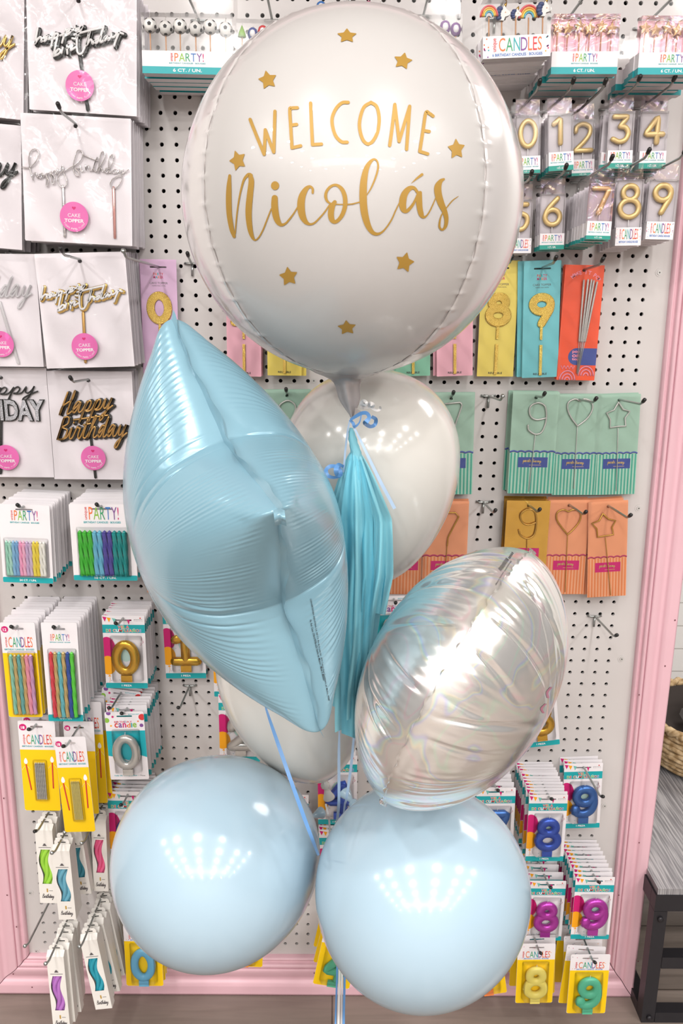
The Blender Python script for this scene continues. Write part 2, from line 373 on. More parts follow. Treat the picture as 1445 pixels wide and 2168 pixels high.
def tile_mat():
    m = TILEM; b = m.node_tree.nodes['Principled BSDF']; tc = N(m, 'ShaderNodeTexCoord'); mp = N(m, 'ShaderNodeMapping'); mp.inputs['Rotation'].default_value = (PI/2, 0, 0)
    br = N(m, 'ShaderNodeTexBrick'); br.inputs['Scale'].default_value = 1; br.inputs['Brick Width'].default_value = .2; br.inputs['Row Height'].default_value = .09; br.inputs['Mortar Size'].default_value = .0022
    br.inputs['Color1'].default_value = br.inputs['Color2'].default_value = lin((246, 244, 242)); br.inputs['Mortar'].default_value = lin((196, 192, 188))
    L(m, tc.outputs['Object'], mp.inputs[0]); L(m, mp.outputs[0], br.inputs['Vector']); L(m, br.outputs[0], b.inputs['Base Color'])
tile_mat()
mb = MB(); mb.box(.2, 1.3, 0, 6, 1.4, 3.1, TILEM); struct(mb.build('wall_right'))
mb = MB(); mb.box(-6, .03, 0, -.77, .08, 3.1, mat('plain_wall_paint', (240, 236, 234), .6)); struct(mb.build('wall_left'))
# recessed downlights: the rows seen mirrored in the balloons
RINGM = mat('downlight_ring', (225, 225, 225), .4)
LENS = mat('downlight_lens', (255, 255, 255), .5); LENS.node_tree.nodes['Principled BSDF'].inputs['Emission Color'].default_value = (1, .97, .93, 1); LENS.node_tree.nodes['Principled BSDF'].inputs['Emission Strength'].default_value = 30
def lights():
    ring = MB(); n = 20
    pr = [(.055, .0), (.060, -.004), (.075, -.006), (.080, .0)]
    ring.grid([[(r*math.cos(2*PI*k/n), r*math.sin(2*PI*k/n), z) for k in range(n)] for r, z in pr], RINGM, True); rm = ring.mesh('ring')
    ln = MB(); ln.poly([(.056*math.cos(-2*PI*k/n), .056*math.sin(-2*PI*k/n), -.001) for k in range(n)], LENS); lm = ln.mesh('lens')
    li = bpy.data.lights.new('lamp', 'AREA'); li.shape = 'DISK'; li.size = .16; li.energy = LAMP_W; li.color = (1, .978, .952)
    for x in (-3.3, -2.0, -.7, .6, 1.9, 3.2):
        for y in (-1.9, -2.8, -3.7, -4.7, -5.8, -7.1):
            o = bpy.data.objects.new('ceiling_light', None); COL.objects.link(o); o.location = (x, y, 3.098)
            tag(o, 'round recessed ceiling downlight mirrored as a bright dot in the balloons', 'ceiling light', 'ceiling downlights in rows')
            for nm, d in (('ring', rm), ('lens', lm), ('lamp', li)):
                c = bpy.data.objects.new(nm, d); COL.objects.link(c); c.parent = o
                if nm == 'lamp': c.location = (0, 0, -.012)
LAMP_W = 24; EXPO = -.70
lights()
def big(name, loc_, rot, sx, sy, e):
    li = bpy.data.lights.new(name, 'AREA'); li.shape = 'RECTANGLE'; li.size = sx; li.size_y = sy; li.energy = e; li.color = (1, .98, .958)
    o = bpy.data.objects.new(name, li); COL.objects.link(o); o.location = loc_; o.rotation_euler = rot
big('shop_fill', (0, -5.2, 3.0), (math.radians(35), 0, 0), 4.5, .5, 70)  # added area light for general illumination, tilted toward the board
big('side_room_lamp', (2.2, .6, 3.0), (0, 0, 0), 1.2, .8, 55)
wd = bpy.data.worlds.new('world'); SC.world = wd; wd.use_nodes = True
wd.node_tree.nodes['Background'].inputs[0].default_value = (1, .985, .97, 1); wd.node_tree.nodes['Background'].inputs[1].default_value = .34
# ------------------------------------------------------------------ bench and basket beyond the frame
def bench():
    B = mat('black_steel', (44, 42, 46), .4, .3); T = mat('grey_woodgrain', (150, 148, 150), .4)
    noisecol(T, 9, (118, 116, 119), (172, 169, 170), .42, .6, (26, .8, 1), 5)
    o = bpy.data.objects.new('bench', None); COL.objects.link(o); o.location = (.668, -.09, 0); tag(o, 'low bench with grey woodgrain top and black steel frame right of the pink trim', 'bench')
    Wd, Dp, H = .85, .72, .335
    mb = MB(); mb.box(.004, .003, H-.014, Wd, Dp, H, T); mb.build('bench_top', o)
    def bar(nm, x0, y0, z0, x1, y1, z1): q = MB(); q.box(x0, y0, z0, x1, y1, z1, B); q.build(nm, o)
    bar('apron', 0, 0, H-.052, Wd, .025, H-.0145); bar('apron', 0, .026, H-.052, .025, Dp, H-.0145)
    for x in (0, Wd-.028):
        for y in (0, Dp-.028): bar('leg', x, y, 0, x+.028, y+.028, H-.053)
    bar('stretcher', .029, 0, .0, Wd-.029, .028, .026); bar('stretcher', .029, .0, .140, Wd-.029, .028, .168); bar('stretcher', 0, .029, 0, .028, Dp-.029, .026)
    for x, z in ((.014, H-.07), (.016, .014)): q = MB(); q.tube([(x, .001, z), (x, -.004, z), (x, -.0055, z)], [.006, .006, .003], B, 12); q.build('bolt', o)
bench()
def basket():
    S = mat('seagrass', (196, 166, 122), .8); noisecol(S, 60, (150, 118, 76), (222, 196, 156), .35, .7); D = mat('dark_lining', (70, 62, 58), .9)
    cx, cy, z0 = 1.02, .44, .3455; o = bpy.data.objects.new('woven_basket', None); COL.objects.link(o); o.location = (cx, cy, z0); tag(o, 'round seagrass basket with a dark lining standing on the grey bench', 'basket')
    mb = MB(); rw = .0075; n = 72
    for k in range(8):
        z = .008+k*.0125; rad = .185+.012*math.sin(PI*k/8)+.004*k/8
        pts = [((rad+.0028*math.sin(18*2*PI*i/n+PI*k))*math.cos(2*PI*i/n), (rad+.0028*math.sin(18*2*PI*i/n+PI*k))*math.sin(2*PI*i/n), z+.0025*math.sin(18*2*PI*i/n+k*PI)) for i in range(n)]
        mb.tube(pts, rw, S, 6, True)
    mb.build('weave', o)
    rm = MB(); q = 100
    for ph in (0, PI):
        rm.tube([((.196+.006*math.cos(22*2*PI*i/q+ph))*math.cos(2*PI*i/q), (.196+.006*math.cos(22*2*PI*i/q+ph))*math.sin(2*PI*i/q), .112+.006*math.sin(22*2*PI*i/q+ph)) for i in range(q)], .008, S, 6, True)
    rm.build('rim', o)
    li = MB(); li.grid([[(r*math.cos(2*PI*i/40), r*math.sin(2*PI*i/40), z) for i in range(40)] for r, z in ((.182, .108), (.178, .05), (.17, .012), (.001, .010))], D, True); li.build('lining', o)
    sc = MB(); rows = []
    for i in range(9):
        rows.append([(.03+.17*(i/8-.5)+.02*math.sin(j), .03+.16*(j/8-.5), .055+.055*math.sin(PI*j/8)*math.sin(PI*i/8)+.008*math.sin(2.1*i+1.3*j)) for j in range(9)])
    sc.grid(rows, mat('grey_fabric', (92, 88, 86), .95)); so = sc.build('folded_cloth'); so.location = (cx, cy+.03, z0+.012); tag(so, 'dark grey cloth lying folded inside the seagrass basket', 'cloth')
basket()
# ------------------------------------------------------------------ balloons
def thing(name, p, label, cat, group=None):
    o = bpy.data.objects.new(name, None); o.empty_display_size = .05; COL.objects.link(o); o.location = p; return tag(o, label, cat, group)
def child(o, mb, name, world=True):
    """mesh given in world coordinates, kept in place under its thing"""
    Lc = o.location
    if world: mb.v = [(a-Lc.x, b-Lc.y, c-Lc.z) for a, b, c in mb.v]
    return mb.build(name, o)
# --- big round balloon with lettering
OC = W(745, 426, -.55); OD = (OC-CAMP).length
ORAD = .1935
OZ = 1.022
PEARL = mat('white_pearl_foil', (190, 187, 185), .34, .04, Specular_IOR_Level=.35, Coat_Weight=.4, Coat_Roughness=.02)
CLRF = mat('silver_clear_foil', (212, 208, 207), .18, .2, Coat_Weight=.4, Coat_Roughness=.03)
GOLDV = mat('gold_vinyl', (170, 132, 56), .45, .2); bump(GOLDV, 500, .1, .0003, 1)
def hit_orb(px, py, off=.0006):
    d = ray(px, py).normalized(); S = Vector((1/ORAD, 1/ORAD, 1/(ORAD*OZ))); o = (CAMP-OC)*S; q = d*S
    a = q.dot(q); b = 2*o.dot(q); c = o.dot(o)-1; D = max(b*b-4*a*c, 0); t = (-b-math.sqrt(D))/(2*a); p = CAMP+d*t
    n = Vector(((p.x-OC.x)/ORAD**2, (p.y-OC.y)/ORAD**2, (p.z-OC.z)/(ORAD*OZ)**2)).normalized(); return p+n*off
def orb():
    o = thing('lettered_balloon', OC, 'large round white pearl balloon lettered in gold, on top of the bouquet', 'balloon')
    mb = MB(); seams = [math.radians(a) for a in (-52, 42, 129, 218)]   # azimuth from the camera side
    ph = []
    for i in range(4):
        a, b = seams[i], seams[(i+1) % 4]+(2*PI if i == 3 else 0)
        for k in range(80): t = k/80; t = .5-.5*math.cos(PI*t) if True else t; ph.append(a+(b-a)*(.35*(k/80)+.65*t))
    nv = 300; rows = []
    rnd = np.random.default_rng(3); ja = rnd.uniform(0, 6.28, (4, 3))
    for j in range(nv+1):
        th = PI*j/nv; row = []; st, ct = math.sin(th), math.cos(th)
        for a in ph:
            dd = [((a-s+PI) % (2*PI)-PI) for s in seams]; i = min(range(4), key=lambda q: abs(dd[q])); d = abs(dd[i])*max(st, .05)*ORAD
            amp = min(1, st*1.6)
            r = 1-.007*math.exp(-(d/.0022)**2)*amp
            wv = math.sin(th*58+ja[i][0]+1.3*math.sin(th*9+ja[i][1]))
            r += .0072*amp*(max(0, wv)**4-.18)*math.exp(-(d/.0085)**2)
            z = ct*OZ*ORAD*r
            if ct < -.95: z -= .0*(-ct-.95)
            row.append((OC.x+ORAD*r*st*math.sin(a), OC.y-ORAD*r*st*math.cos(a), OC.z+z))
        rows.append(row)
    n = len(ph); mb.grid(rows, PEARL, True)
    # panels outside the two front seams are the clear silvery ones
    mb.mats.append(CLRF); f2 = []
    for idx in range(len(mb.f)):
        k = idx % n
        mb.mi[idx] = 0 if k < 80 else 1
    child(o, mb, 'balloon_skin')
    sm = MB()
    for s in seams[:2]:
        L1, L2 = [], []
        for j in range(4, nv-3):
            th = PI*j/nv; r0 = ORAD*.9905; e = .0022+.0006*math.sin(th*31)
            for Ls, r in ((L1, r0), (L2, r0+e*.7)):
                aa = s+.0035*math.sin(th*23+2*math.sin(th*7))+(.003*math.sin(th*47) if Ls is L2 else 0)
                Ls.append((OC.x+r*math.sin(th)*math.sin(aa), OC.y-r*math.sin(th)*math.cos(aa), OC.z+r*OZ*math.cos(th)))
        sm.strip(L1, L2, mat('seam_film', (176, 170, 168), .3, .2))
    child(o, sm, 'seam')
    # lettering, wrapped on the skin
    def vinyl(mb, pts, fine=6):
        P = catmull(pts, fine) if fine else pts; A, B = [], []
        for i, p in enumerate(P):
            a = P[max(i-1, 0)]; b = P[min(i+1, len(P)-1)]; dx, dy = b[0]-a[0], b[1]-a[1]; q = math.hypot(dx, dy) or 1; nx, ny = -dy/q, dx/q
            A.append((p[0]+nx*p[2]/2, p[1]+ny*p[2]/2)); B.append((p[0]-nx*p[2]/2, p[1]-ny*p[2]/2))
        mb.strip([hit_orb(*p) for p in A], [hit_orb(*p) for p in B], GOLDV)
        for e, s in ((0, -1), (-1, 1)):   # round ends
            p = P[e]; q = P[1] if e == 0 else P[-2]; an = math.atan2(p[1]-q[1], p[0]-q[0]); r = p[2]/2
            mb.poly([hit_orb(p[0]+r*math.cos(an+a), p[1]+r*math.sin(an+a)) for a in [(-PI/2+PI*k/8) for k in range(9)]], GOLDV)
    def C(o_, s_, l, w=None): return [(o_[0]+p[0]/s_, o_[1]+p[1]/s_, (p[2] if w is None else w)/s_) for p in l]
    wl = MB(); o1, s1 = (500, 190), 3.284
    for l in ([(98, 208), (146, 330), (195, 450)], [(195, 450), (200, 360), (203, 280)], [(203, 280), (232, 360), (262, 435)], [(262, 435), (266, 300), (270, 152)],
              [(425, 127), (385, 130), (373, 142), (380, 270), (388, 405)], [(388, 405), (448, 391)], [(380, 248), (420, 243)], [(517, 95), (523, 240), (530, 383)], [(530, 383), (592, 379)],
              [(777, 90), (735, 93), (695, 130), (668, 190), (668, 250), (690, 320), (730, 362), (770, 366)],
              [(935, 90), (975, 120), (992, 200), (982, 290), (950, 355), (915, 378), (880, 350), (858, 280), (858, 210), (885, 125), (935, 90)],
              [(1065, 388), (1085, 240), (1100, 104)], [(1100, 104), (1115, 230), (1130, 360)], [(1130, 360), (1166, 240), (1203, 117)], [(1203, 117), (1193, 260), (1182, 415)],
              [(1365, 185), (1340, 167), (1315, 163), (1295, 290), (1273, 430)], [(1273, 430), (1328, 447)], [(1298, 285), (1338, 292)]):
        vinyl(wl, C(o1, s1, l, 23))
    child(o, wl, 'welcome_lettering')
    nl = MB(); oa, sa = (460, 320), 5.161; ob = (700, 320)
    for l in ([(138, 268, 30), (130, 400, 55), (128, 550, 62), (135, 700, 58), (160, 850, 50), (186, 930, 36)],
              [(198, 900, 14), (208, 780, 15), (218, 680, 16), (236, 550, 17), (262, 420, 20), (295, 310, 26), (340, 258, 36), (368, 268, 44)],
              [(360, 262, 46), (374, 330, 60), (362, 450, 66), (347, 600, 70), (345, 720, 66), (360, 850, 56), (385, 935, 38), (415, 970, 18), (455, 940, 16), (500, 860, 16), (540, 760, 16), (590, 630, 14)],
              [(628, 512, 66), (627, 600, 74), (640, 700, 72), (665, 770, 60), (700, 803, 36), (745, 790, 22), (790, 740, 20), (835, 680, 16), (878, 610, 14)],
              [(1042, 455, 24), (1040, 410, 26), (1008, 387, 30), (965, 420, 54), (925, 500, 76), (914, 600, 82), (928, 700, 74), (965, 770, 50), (1010, 797, 26), (1060, 783, 20), (1120, 725, 18), (1175, 660, 16), (1225, 585, 14)],
              [(1282, 556, 42), (1252, 610, 62), (1240, 680, 66), (1250, 745, 58), (1285, 772, 40), (1330, 742, 40), (1370, 680, 46), (1395, 590, 48), (1390, 490, 48), (1355, 410, 42), (1295, 370, 28), (1235, 388, 28), (1193, 440, 30), (1183, 495, 32), (1200, 545, 26), (1240, 572, 16), (1310, 580, 12), (1400, 581, 12), (1480, 578, 12)]):
        vinyl(nl, C(oa, sa, l))
    for l in ([(175, 582, 14), (240, 575, 14), (325, 553, 14)], [(385, 490, 8), (440, 400, 16), (490, 280, 20), (515, 180, 20), (505, 112, 18), (470, 90, 22), (425, 125, 40), (385, 200, 58), (360, 320, 74), (352, 450, 80), (355, 580, 80), (372, 700, 76), (405, 810, 64), (450, 882, 46), (500, 904, 32), (550, 888, 22), (600, 840, 16), (660, 750, 16), (705, 650, 14), (748, 560, 12)],
              [(945, 450, 30), (905, 402, 36), (850, 412, 56), (800, 475, 72), (782, 560, 78), (790, 630, 66), (815, 656, 42), (850, 636, 36), (895, 580, 30), (928, 515, 24), (948, 465, 24)],
              [(972, 455, 40), (962, 540, 66), (968, 620, 62), (985, 690, 54), (1010, 720, 30), (1045, 702, 16), (1085, 640, 14), (1142, 512, 12)], [(878, 350, 4), (935, 300, 20), (993, 256, 30)],
              [(1230, 307, 24), (1195, 330, 46), (1166, 390, 76), (1170, 470, 78), (1200, 570, 72), (1240, 660, 56), (1258, 740, 46), (1248, 820, 36), (1213, 858, 22), (1184, 828, 24), (1186, 770, 20), (1205, 700, 14), (1255, 625, 12), (1325, 540, 12), (1388, 493, 6)]):
        vinyl(nl, C(ob, sa, l))
    px, py = oa[0]+632/sa, oa[1]+377/sa; nl.poly([hit_orb(px+8.6*math.cos(a), py-9.2*math.sin(a)) for a in [2*PI*k/20 for k in range(20)]], GOLDV)
    child(o, nl, 'name_lettering')
    for cx, cy, rx, ry, tilt in ((734, 77, 21, 15.5, 0), (852, 130, 20, 18, -12), (567, 170, 20, 20, 12), (504, 340, 18, 22, 20), (965, 316, 18.5, 22, 4), (611, 585, 20, 20.5, 8), (856, 555, 20, 21.5, -14), (734, 693, 20, 15.5, 5)):
        st = MB(); P = []
        for k in range(10):
            a = math.radians(90+36*k+tilt); r = 1.05 if k % 2 == 0 else .56; P.append((r*math.cos(a), r*math.sin(a)))
        Q = []
        for k in range(10):   # rounded tips
            a, b, c = P[k-1], P[k], P[(k+1) % 10]; e = .16 if k % 2 == 0 else .1
            for s in (0, .5, 1):
                u = (1-s)**2; v = 2*s*(1-s); w = s*s; A = (b[0]+(a[0]-b[0])*e, b[1]+(a[1]-b[1])*e); Cc = (b[0]+(c[0]-b[0])*e, b[1]+(c[1]-b[1])*e)
                Q.append((u*A[0]+v*b[0]+w*Cc[0], u*A[1]+v*b[1]+w*Cc[1]))
        m_ = len(Q); rows = [[hit_orb(cx+x*rx*s, cy-y*ry*s) for x, y in Q] for s in (1, .66, .33, .01)]
        st.grid(rows, GOLDV, True); child(o, st, 'star_print')
    # neck of gathered foil below
    nk = MB(); rows = []; prof = [(782, 80, 60), (790, 66, 40), (797, 48, 26), (804, 34, 19), (811, 27, 16), (818, 24.5, 15), (828, 23, 14), (842, 21.5, 12), (855, 17, 9), (868, 10.5, 6), (878, 5, 4), (884, 3.4, 3.4)]
    for y, rx, ry in prof:
        q = max(0, (y-800)/84); c = W(733+12*q, y, -.55); s = depth(735, y, -.55)/FPX
        rows.append([(c.x+s*rx*math.cos(a)*(1+.10*math.cos(4*a+.6)*min(1, q*4)), c.y+s*ry*math.sin(a)*(1+.18*math.cos(4*a+.6)*min(1, q*4)), c.z) for a in [2*PI*k/40 for k in range(40)]])
    nk.grid(rows, mat('grey_clear_foil', (176, 169, 168), .22, .25), True); child(o, nk, 'neck')
    tl = MB(); A = [W(744, 886, -.552), W(750, 874, -.562), W(752, 862, -.565)]; B = [W(748, 886, -.552), W(762, 878, -.545), W(763, 871, -.54)]
    tl.strip(A, B, MC['grey_clear_foil']); child(o, tl, 'tail')
orb()
# --- latex balloons
def latex(name, center, Y, wpx, ratio, axis, m, label, group, knot=True, egg=.16):
    c = W(center[0], center[1], Y); Rr = wpx/2*depth(center[0], center[1], Y)/FPX; ax = Vector(axis).normalized()
    o = thing(name, c, label, 'balloon', group); e1 = ax.orthogonal().normalized(); e2 = ax.cross(e1); mb = MB(); rows = []; nt, nn = 72, 96
    for j in range(nt+1):
        t = PI*j/nt; rad = Rr*math.sin(t)*(1+egg*.45*math.cos(t)); z = Rr*ratio*(math.cos(t)*(1-.5*egg*math.cos(t)*0))
        if t > PI*.86: q = (t-PI*.86)/(PI*.14); z -= Rr*.10*q*q
        rad = max(rad, .0035 if j == nt else 1e-5)
        rows.append([c+ax*z+(e1*math.cos(2*PI*k/nn)+e2*math.sin(2*PI*k/nn))*rad for k in range(nn)])
    mb.grid(rows, m, True); child(o, mb, 'balloon_skin')
    if knot:
        kb = MB(); b = c-ax*(Rr*(ratio+.10)); P = [b+ax*.006, b, b-ax*.004, b-ax*.009, b-ax*.012, b-ax*.020, b-ax*.030, b-ax*.032]
        kb.tube(P, [.003, .0045, .0075, .0075, .0035, .006, .010, .0095], m, 14); child(o, kb, 'knot')
    return o
LBLUE = mat('pastel_blue_latex', (170, 194, 209), .16, 0, Specular_IOR_Level=.5, Coat_Weight=.2, Coat_Roughness=.04, Subsurface_Weight=.12, Subsurface_Radius=(.02, .02, .02))
LWHITE = mat('white_latex', (216, 213, 207), .16, 0, Specular_IOR_Level=.5, Coat_Weight=.25, Coat_Roughness=.03, Subsurface_Weight=.12, Subsurface_Radius=(.02, .02, .02))
latex('latex_balloon', (462, 1817), -.49, 424, 1.05, (-.62, -.55, .05), LBLUE, 'pastel blue round latex balloon low in the bouquet beside the boxed candles', 'latex balloons of the bouquet', egg=.1)
latex('latex_balloon', (889, 1884), -.575, 452, 1.0, (.5, -.75, -.25), LBLUE, 'pastel blue round latex balloon right below the silver foil balloon', 'latex balloons of the bouquet', egg=.1)
latex('latex_balloon', (786, 1012), -.37, 364, 1.26, (-.02, .05, 1), LWHITE, 'white latex balloon behind the paper tassel, under the lettered balloon', 'latex balloons of the bouquet', egg=.42)
latex('latex_balloon', (624, 1455), -.33, 304, 1.44, (-.28, 0, 1), LWHITE, 'white latex balloon hanging low behind the blue star balloon', 'latex balloons of the bouquet', egg=.30)
# --- blue star foil balloon
def fold(x, w): return math.exp(-(x/w)**2)
FOILB = mat('pale_blue_foil', (128, 167, 183), .22, .12, Coat_Weight=.18, Coat_Roughness=.05)
def star_balloon():
    RS, NR, H = .2535, .60, .118; C = Vector((-.1202, -.62, 1.2464)); M = Euler((-.350, -.2567, .3785), 'XYZ').to_matrix()
    o = thing('star_balloon', C, 'pale blue foil star balloon seen edge on with its points up and down', 'balloon')
    NA = 2000
    def Rb(a):
        a = abs((a+PI/5) % (2*PI/5)-PI/5) if False else abs(((a+PI/5) % (2*PI/5))-PI/5)
        b = PI/5; r = NR*math.sin(b)/(math.sin(a)+NR*math.sin(b-a)); return r
    raw = np.array([Rb(2*PI*k/7200) for k in range(7200)])
    ker = np.exp(-(np.arange(-60, 61)/11.0)**2); ker /= ker.sum(); raw = np.convolve(np.concatenate([raw[-60:], raw, raw[:60]]), ker, 'valid')
    Rf = lambda a: float(np.interp((a % (2*PI))/(2*PI)*7200, np.arange(7201), np.append(raw, raw[0])))
    # membrane height on a grid
    n = 161; g = np.linspace(-1.05, 1.05, n); X, Yy = np.meshgrid(g, g, indexing='ij'); ra = np.hypot(X, Yy); an = np.arctan2(Yy, X) % (2*PI)
    inside = ra < np.interp(an/(2*PI)*7200, np.arange(7201), np.append(raw, raw[0])); phi = np.zeros((n, n)); h2 = (g[1]-g[0])**2
    for it in range(2600):
        p = phi.copy(); p[1:-1, 1:-1] = .25*(phi[2:, 1:-1]+phi[:-2, 1:-1]+phi[1:-1, 2:]+phi[1:-1, :-2]+h2); phi = np.where(inside, p, 0)
    phi /= phi.max()
    def samp(x, y):
        fx, fy = (x+1.05)/2.1*(n-1), (y+1.05)/2.1*(n-1); i, j = np.clip(fx.astype(int), 0, n-2), np.clip(fy.astype(int), 0, n-2); u, v = fx-i, fy-j
        return phi[i, j]*(1-u)*(1-v)+phi[i+1, j]*u*(1-v)+phi[i, j+1]*(1-u)*v+phi[i+1, j+1]*u*v
    # angles spread evenly along the outline
    aa = np.linspace(0, 2*PI, 7201); rr_ = np.append(raw, raw[0]); x, y = rr_*np.cos(aa), rr_*np.sin(aa); ds = np.hypot(np.diff(x), np.diff(y)); S = np.concatenate([[0], np.cumsum(ds)])
    sk = np.linspace(0, S[-1], NA, endpoint=False); A = np.interp(sk, S, aa); RR = np.interp(sk, S, rr_); NRH = 44
    T = np.linspace(0, 1, NRH+1); RHO = np.sin(T*PI/2)**.9; RHO[-1] = 1
    rnd = np.random.default_rng(5)
    def wob(f, ph): return np.sin(sk*f+ph)
    edge = np.zeros((NRH+1, NA))
    for i, rho in enumerate(RHO):
        q = min(rho, .9); ph = samp(RR*q*np.cos(A), RR*q*np.sin(A))
        if rho > .9: ph = ph*(1-rho)/.1
        edge[i] = np.sqrt(np.maximum(ph, 0))
    loc_tip = np.minimum(np.abs(((A+PI/5) % (2*PI/5))-PI/5), 1)           # 0 at a tip, pi/5 at a notch
    midm = np.clip(np.sin(loc_tip/(PI/5)*PI), 0, 1)**.6
    ext = .04+.10*midm*(1+.5*wob(11, 1)+.35*wob(29, 2))
    wrk = np.sin(sk*(2*PI/.027)+1.8*wob(9, .3)+1.1*wob(23, 2.))
    amp = .0052*(.5+.35*wob(7, .7)+.25*wob(31, 1.7))*(.3+.7*midm)
    mb = MB()
    for side in (1, -1):
        rows = []; wv = wrk if side > 0 else np.sin(sk*(2*PI/.029)+1.6*wob(7, 2.3)+1.2*wob(19, .5))
        for i, rho in enumerate(RHO):
            d = (1-rho)*RR; hh = edge[i]*H/RS
            hh = hh+amp*wv*np.exp(-d/ext)*np.minimum(1, d/.03)
            nd = np.abs(loc_tip-PI/5)*RR*rho                           # distance from the notch crease line
            hh = hh-(.016*np.exp(-(nd/.022)**2)+.014*np.exp(-(nd/.0055)**2))*np.exp(-(d/.20)**2)*np.minimum(1, d/.02)
            if side < 0: hh = hh-.012*np.exp(-((nd-.05)/.006)**2)*np.exp(-((d-.1)/.1)**2)
            px_ = RR*rho
            rows.append([C+M @ Vector((side*h*RS, -r*RS*ca, r*RS*sa)) for h, r, ca, sa in zip(np.maximum(hh, 0), px_, np.cos(A), np.sin(A))])
        mb.grid(rows, FOILB, True)
        if side > 0: nf = len(mb.f)
    skin = child(o, mb, 'balloon_skin'); 
    verts = [C+v.co for v in skin.data.vertices]; tree = BVHTree.FromPolygons(verts, [tuple(p.vertices) for p in skin.data.polygons])
    fin = MB(); L1, L2, L3 = [], [], []
    for a, r, s in zip(A, RR, sk):
        wv = .0030*math.sin(s*11)+.0012*math.sin(s*37+1); e = .0095+.0012*math.sin(s*20); wv += .003
        for Ls, q, wq in ((L1, -.002, 0), (L2, e*.5, wv*.6), (L3, e, wv)):
            Ls.append(C+M @ Vector((wq, -(r*RS+q)*math.cos(a), (r*RS+q)*math.sin(a))))
    for P, Q in ((L1, L2), (L2, L3)): fin.strip(P+[P[0]], Q+[Q[0]], FOILB)
    child(o, fin, 'seam_flange')
    # filler tail folded over at the point that faces the viewer
    tb = MB(); rows = []
    for i in range(7):
        t = i/6; rows.append([W(590+(j-2)*6+4*t, 1076+34*t+abs(j-2)*2, -.905-.012*math.sin(PI*t)-.004*math.cos(j)) for j in range(5)])
    tb.grid(rows, FOILB); child(o, tb, 'filler_tail')
    pr = MB(); K = mat('black_balloon_print', (26, 30, 34), .5)
    for t, a, b, hpx in (('CONVERTIDORA INDUSTRIAL S.A. DE C.V. Río de la Loza No. 1973 Colonia Reel Guadalajara, Jal. Mexico. 44280', (655, 1268), (694, 1484), 4.2), ('Fe. Fed. Caus. CIN-670706-625 Hecho en México / Made in Mexico', (655, 1313), (684, 1441), 4.2)):
        vs, fs, bb = glyph(t, .01); Lx = Vector((b[0]-a[0], b[1]-a[1])); ln = Lx.length; ux = Lx/ln; uy = Vector((ux.y, -ux.x)); P = []
        for v in vs:
            q = Vector(a)+ux*((v[0]-bb[0])/(bb[2]-bb[0])*ln)+uy*((v[1]-bb[1])/(bb[3]-bb[1])*hpx); d = ray(q.x, q.y).normalized(); h = tree.ray_cast(CAMP, d)
            P.append(h[0]-d*.0012 if h[0] else CAMP+d*.8)
        pr.add(P, fs, K)
    child(o, pr, 'printed_text')
star_balloon()
# --- silver iridescent foil balloon
def silver_mat():
    m = mat('iridescent_silver_foil', (232, 229, 226), .22, .78, Coat_Weight=.3, Coat_Roughness=.03); b = m.node_tree.nodes['Principled BSDF']
    tc = N(m, 'ShaderNodeTexCoord'); n = N(m, 'ShaderNodeTexNoise'); n.inputs['Scale'].default_value = 7; n.inputs['Distortion'].default_value = 1.2; n.inputs['Detail'].default_value = 2
    r = N(m, 'ShaderNodeValToRGB'); e = r.color_ramp.elements; e[0].position = 0; e[0].color = lin((234, 231, 228)); e[1].position = 1; e[1].color = lin((234, 231, 228))
    for p, c in ((.44, (234, 231, 228)), (.455, (242, 220, 224)), (.47, (234, 231, 228)), (.50, (222, 222, 220)), (.512, (244, 238, 218)), (.522, (220, 240, 228)), (.534, (216, 218, 244)), (.548, (234, 231, 228)), (.6, (232, 232, 226)), (.61, (224, 242, 228)), (.625, (234, 231, 228))):
        x = e.new(p); x.color = lin(c)
    L(m, tc.outputs['Object'], n.inputs['Vector']); L(m, n.outputs[0], r.inputs[0]); L(m, r.outputs[0], b.inputs['Base Color']); return m
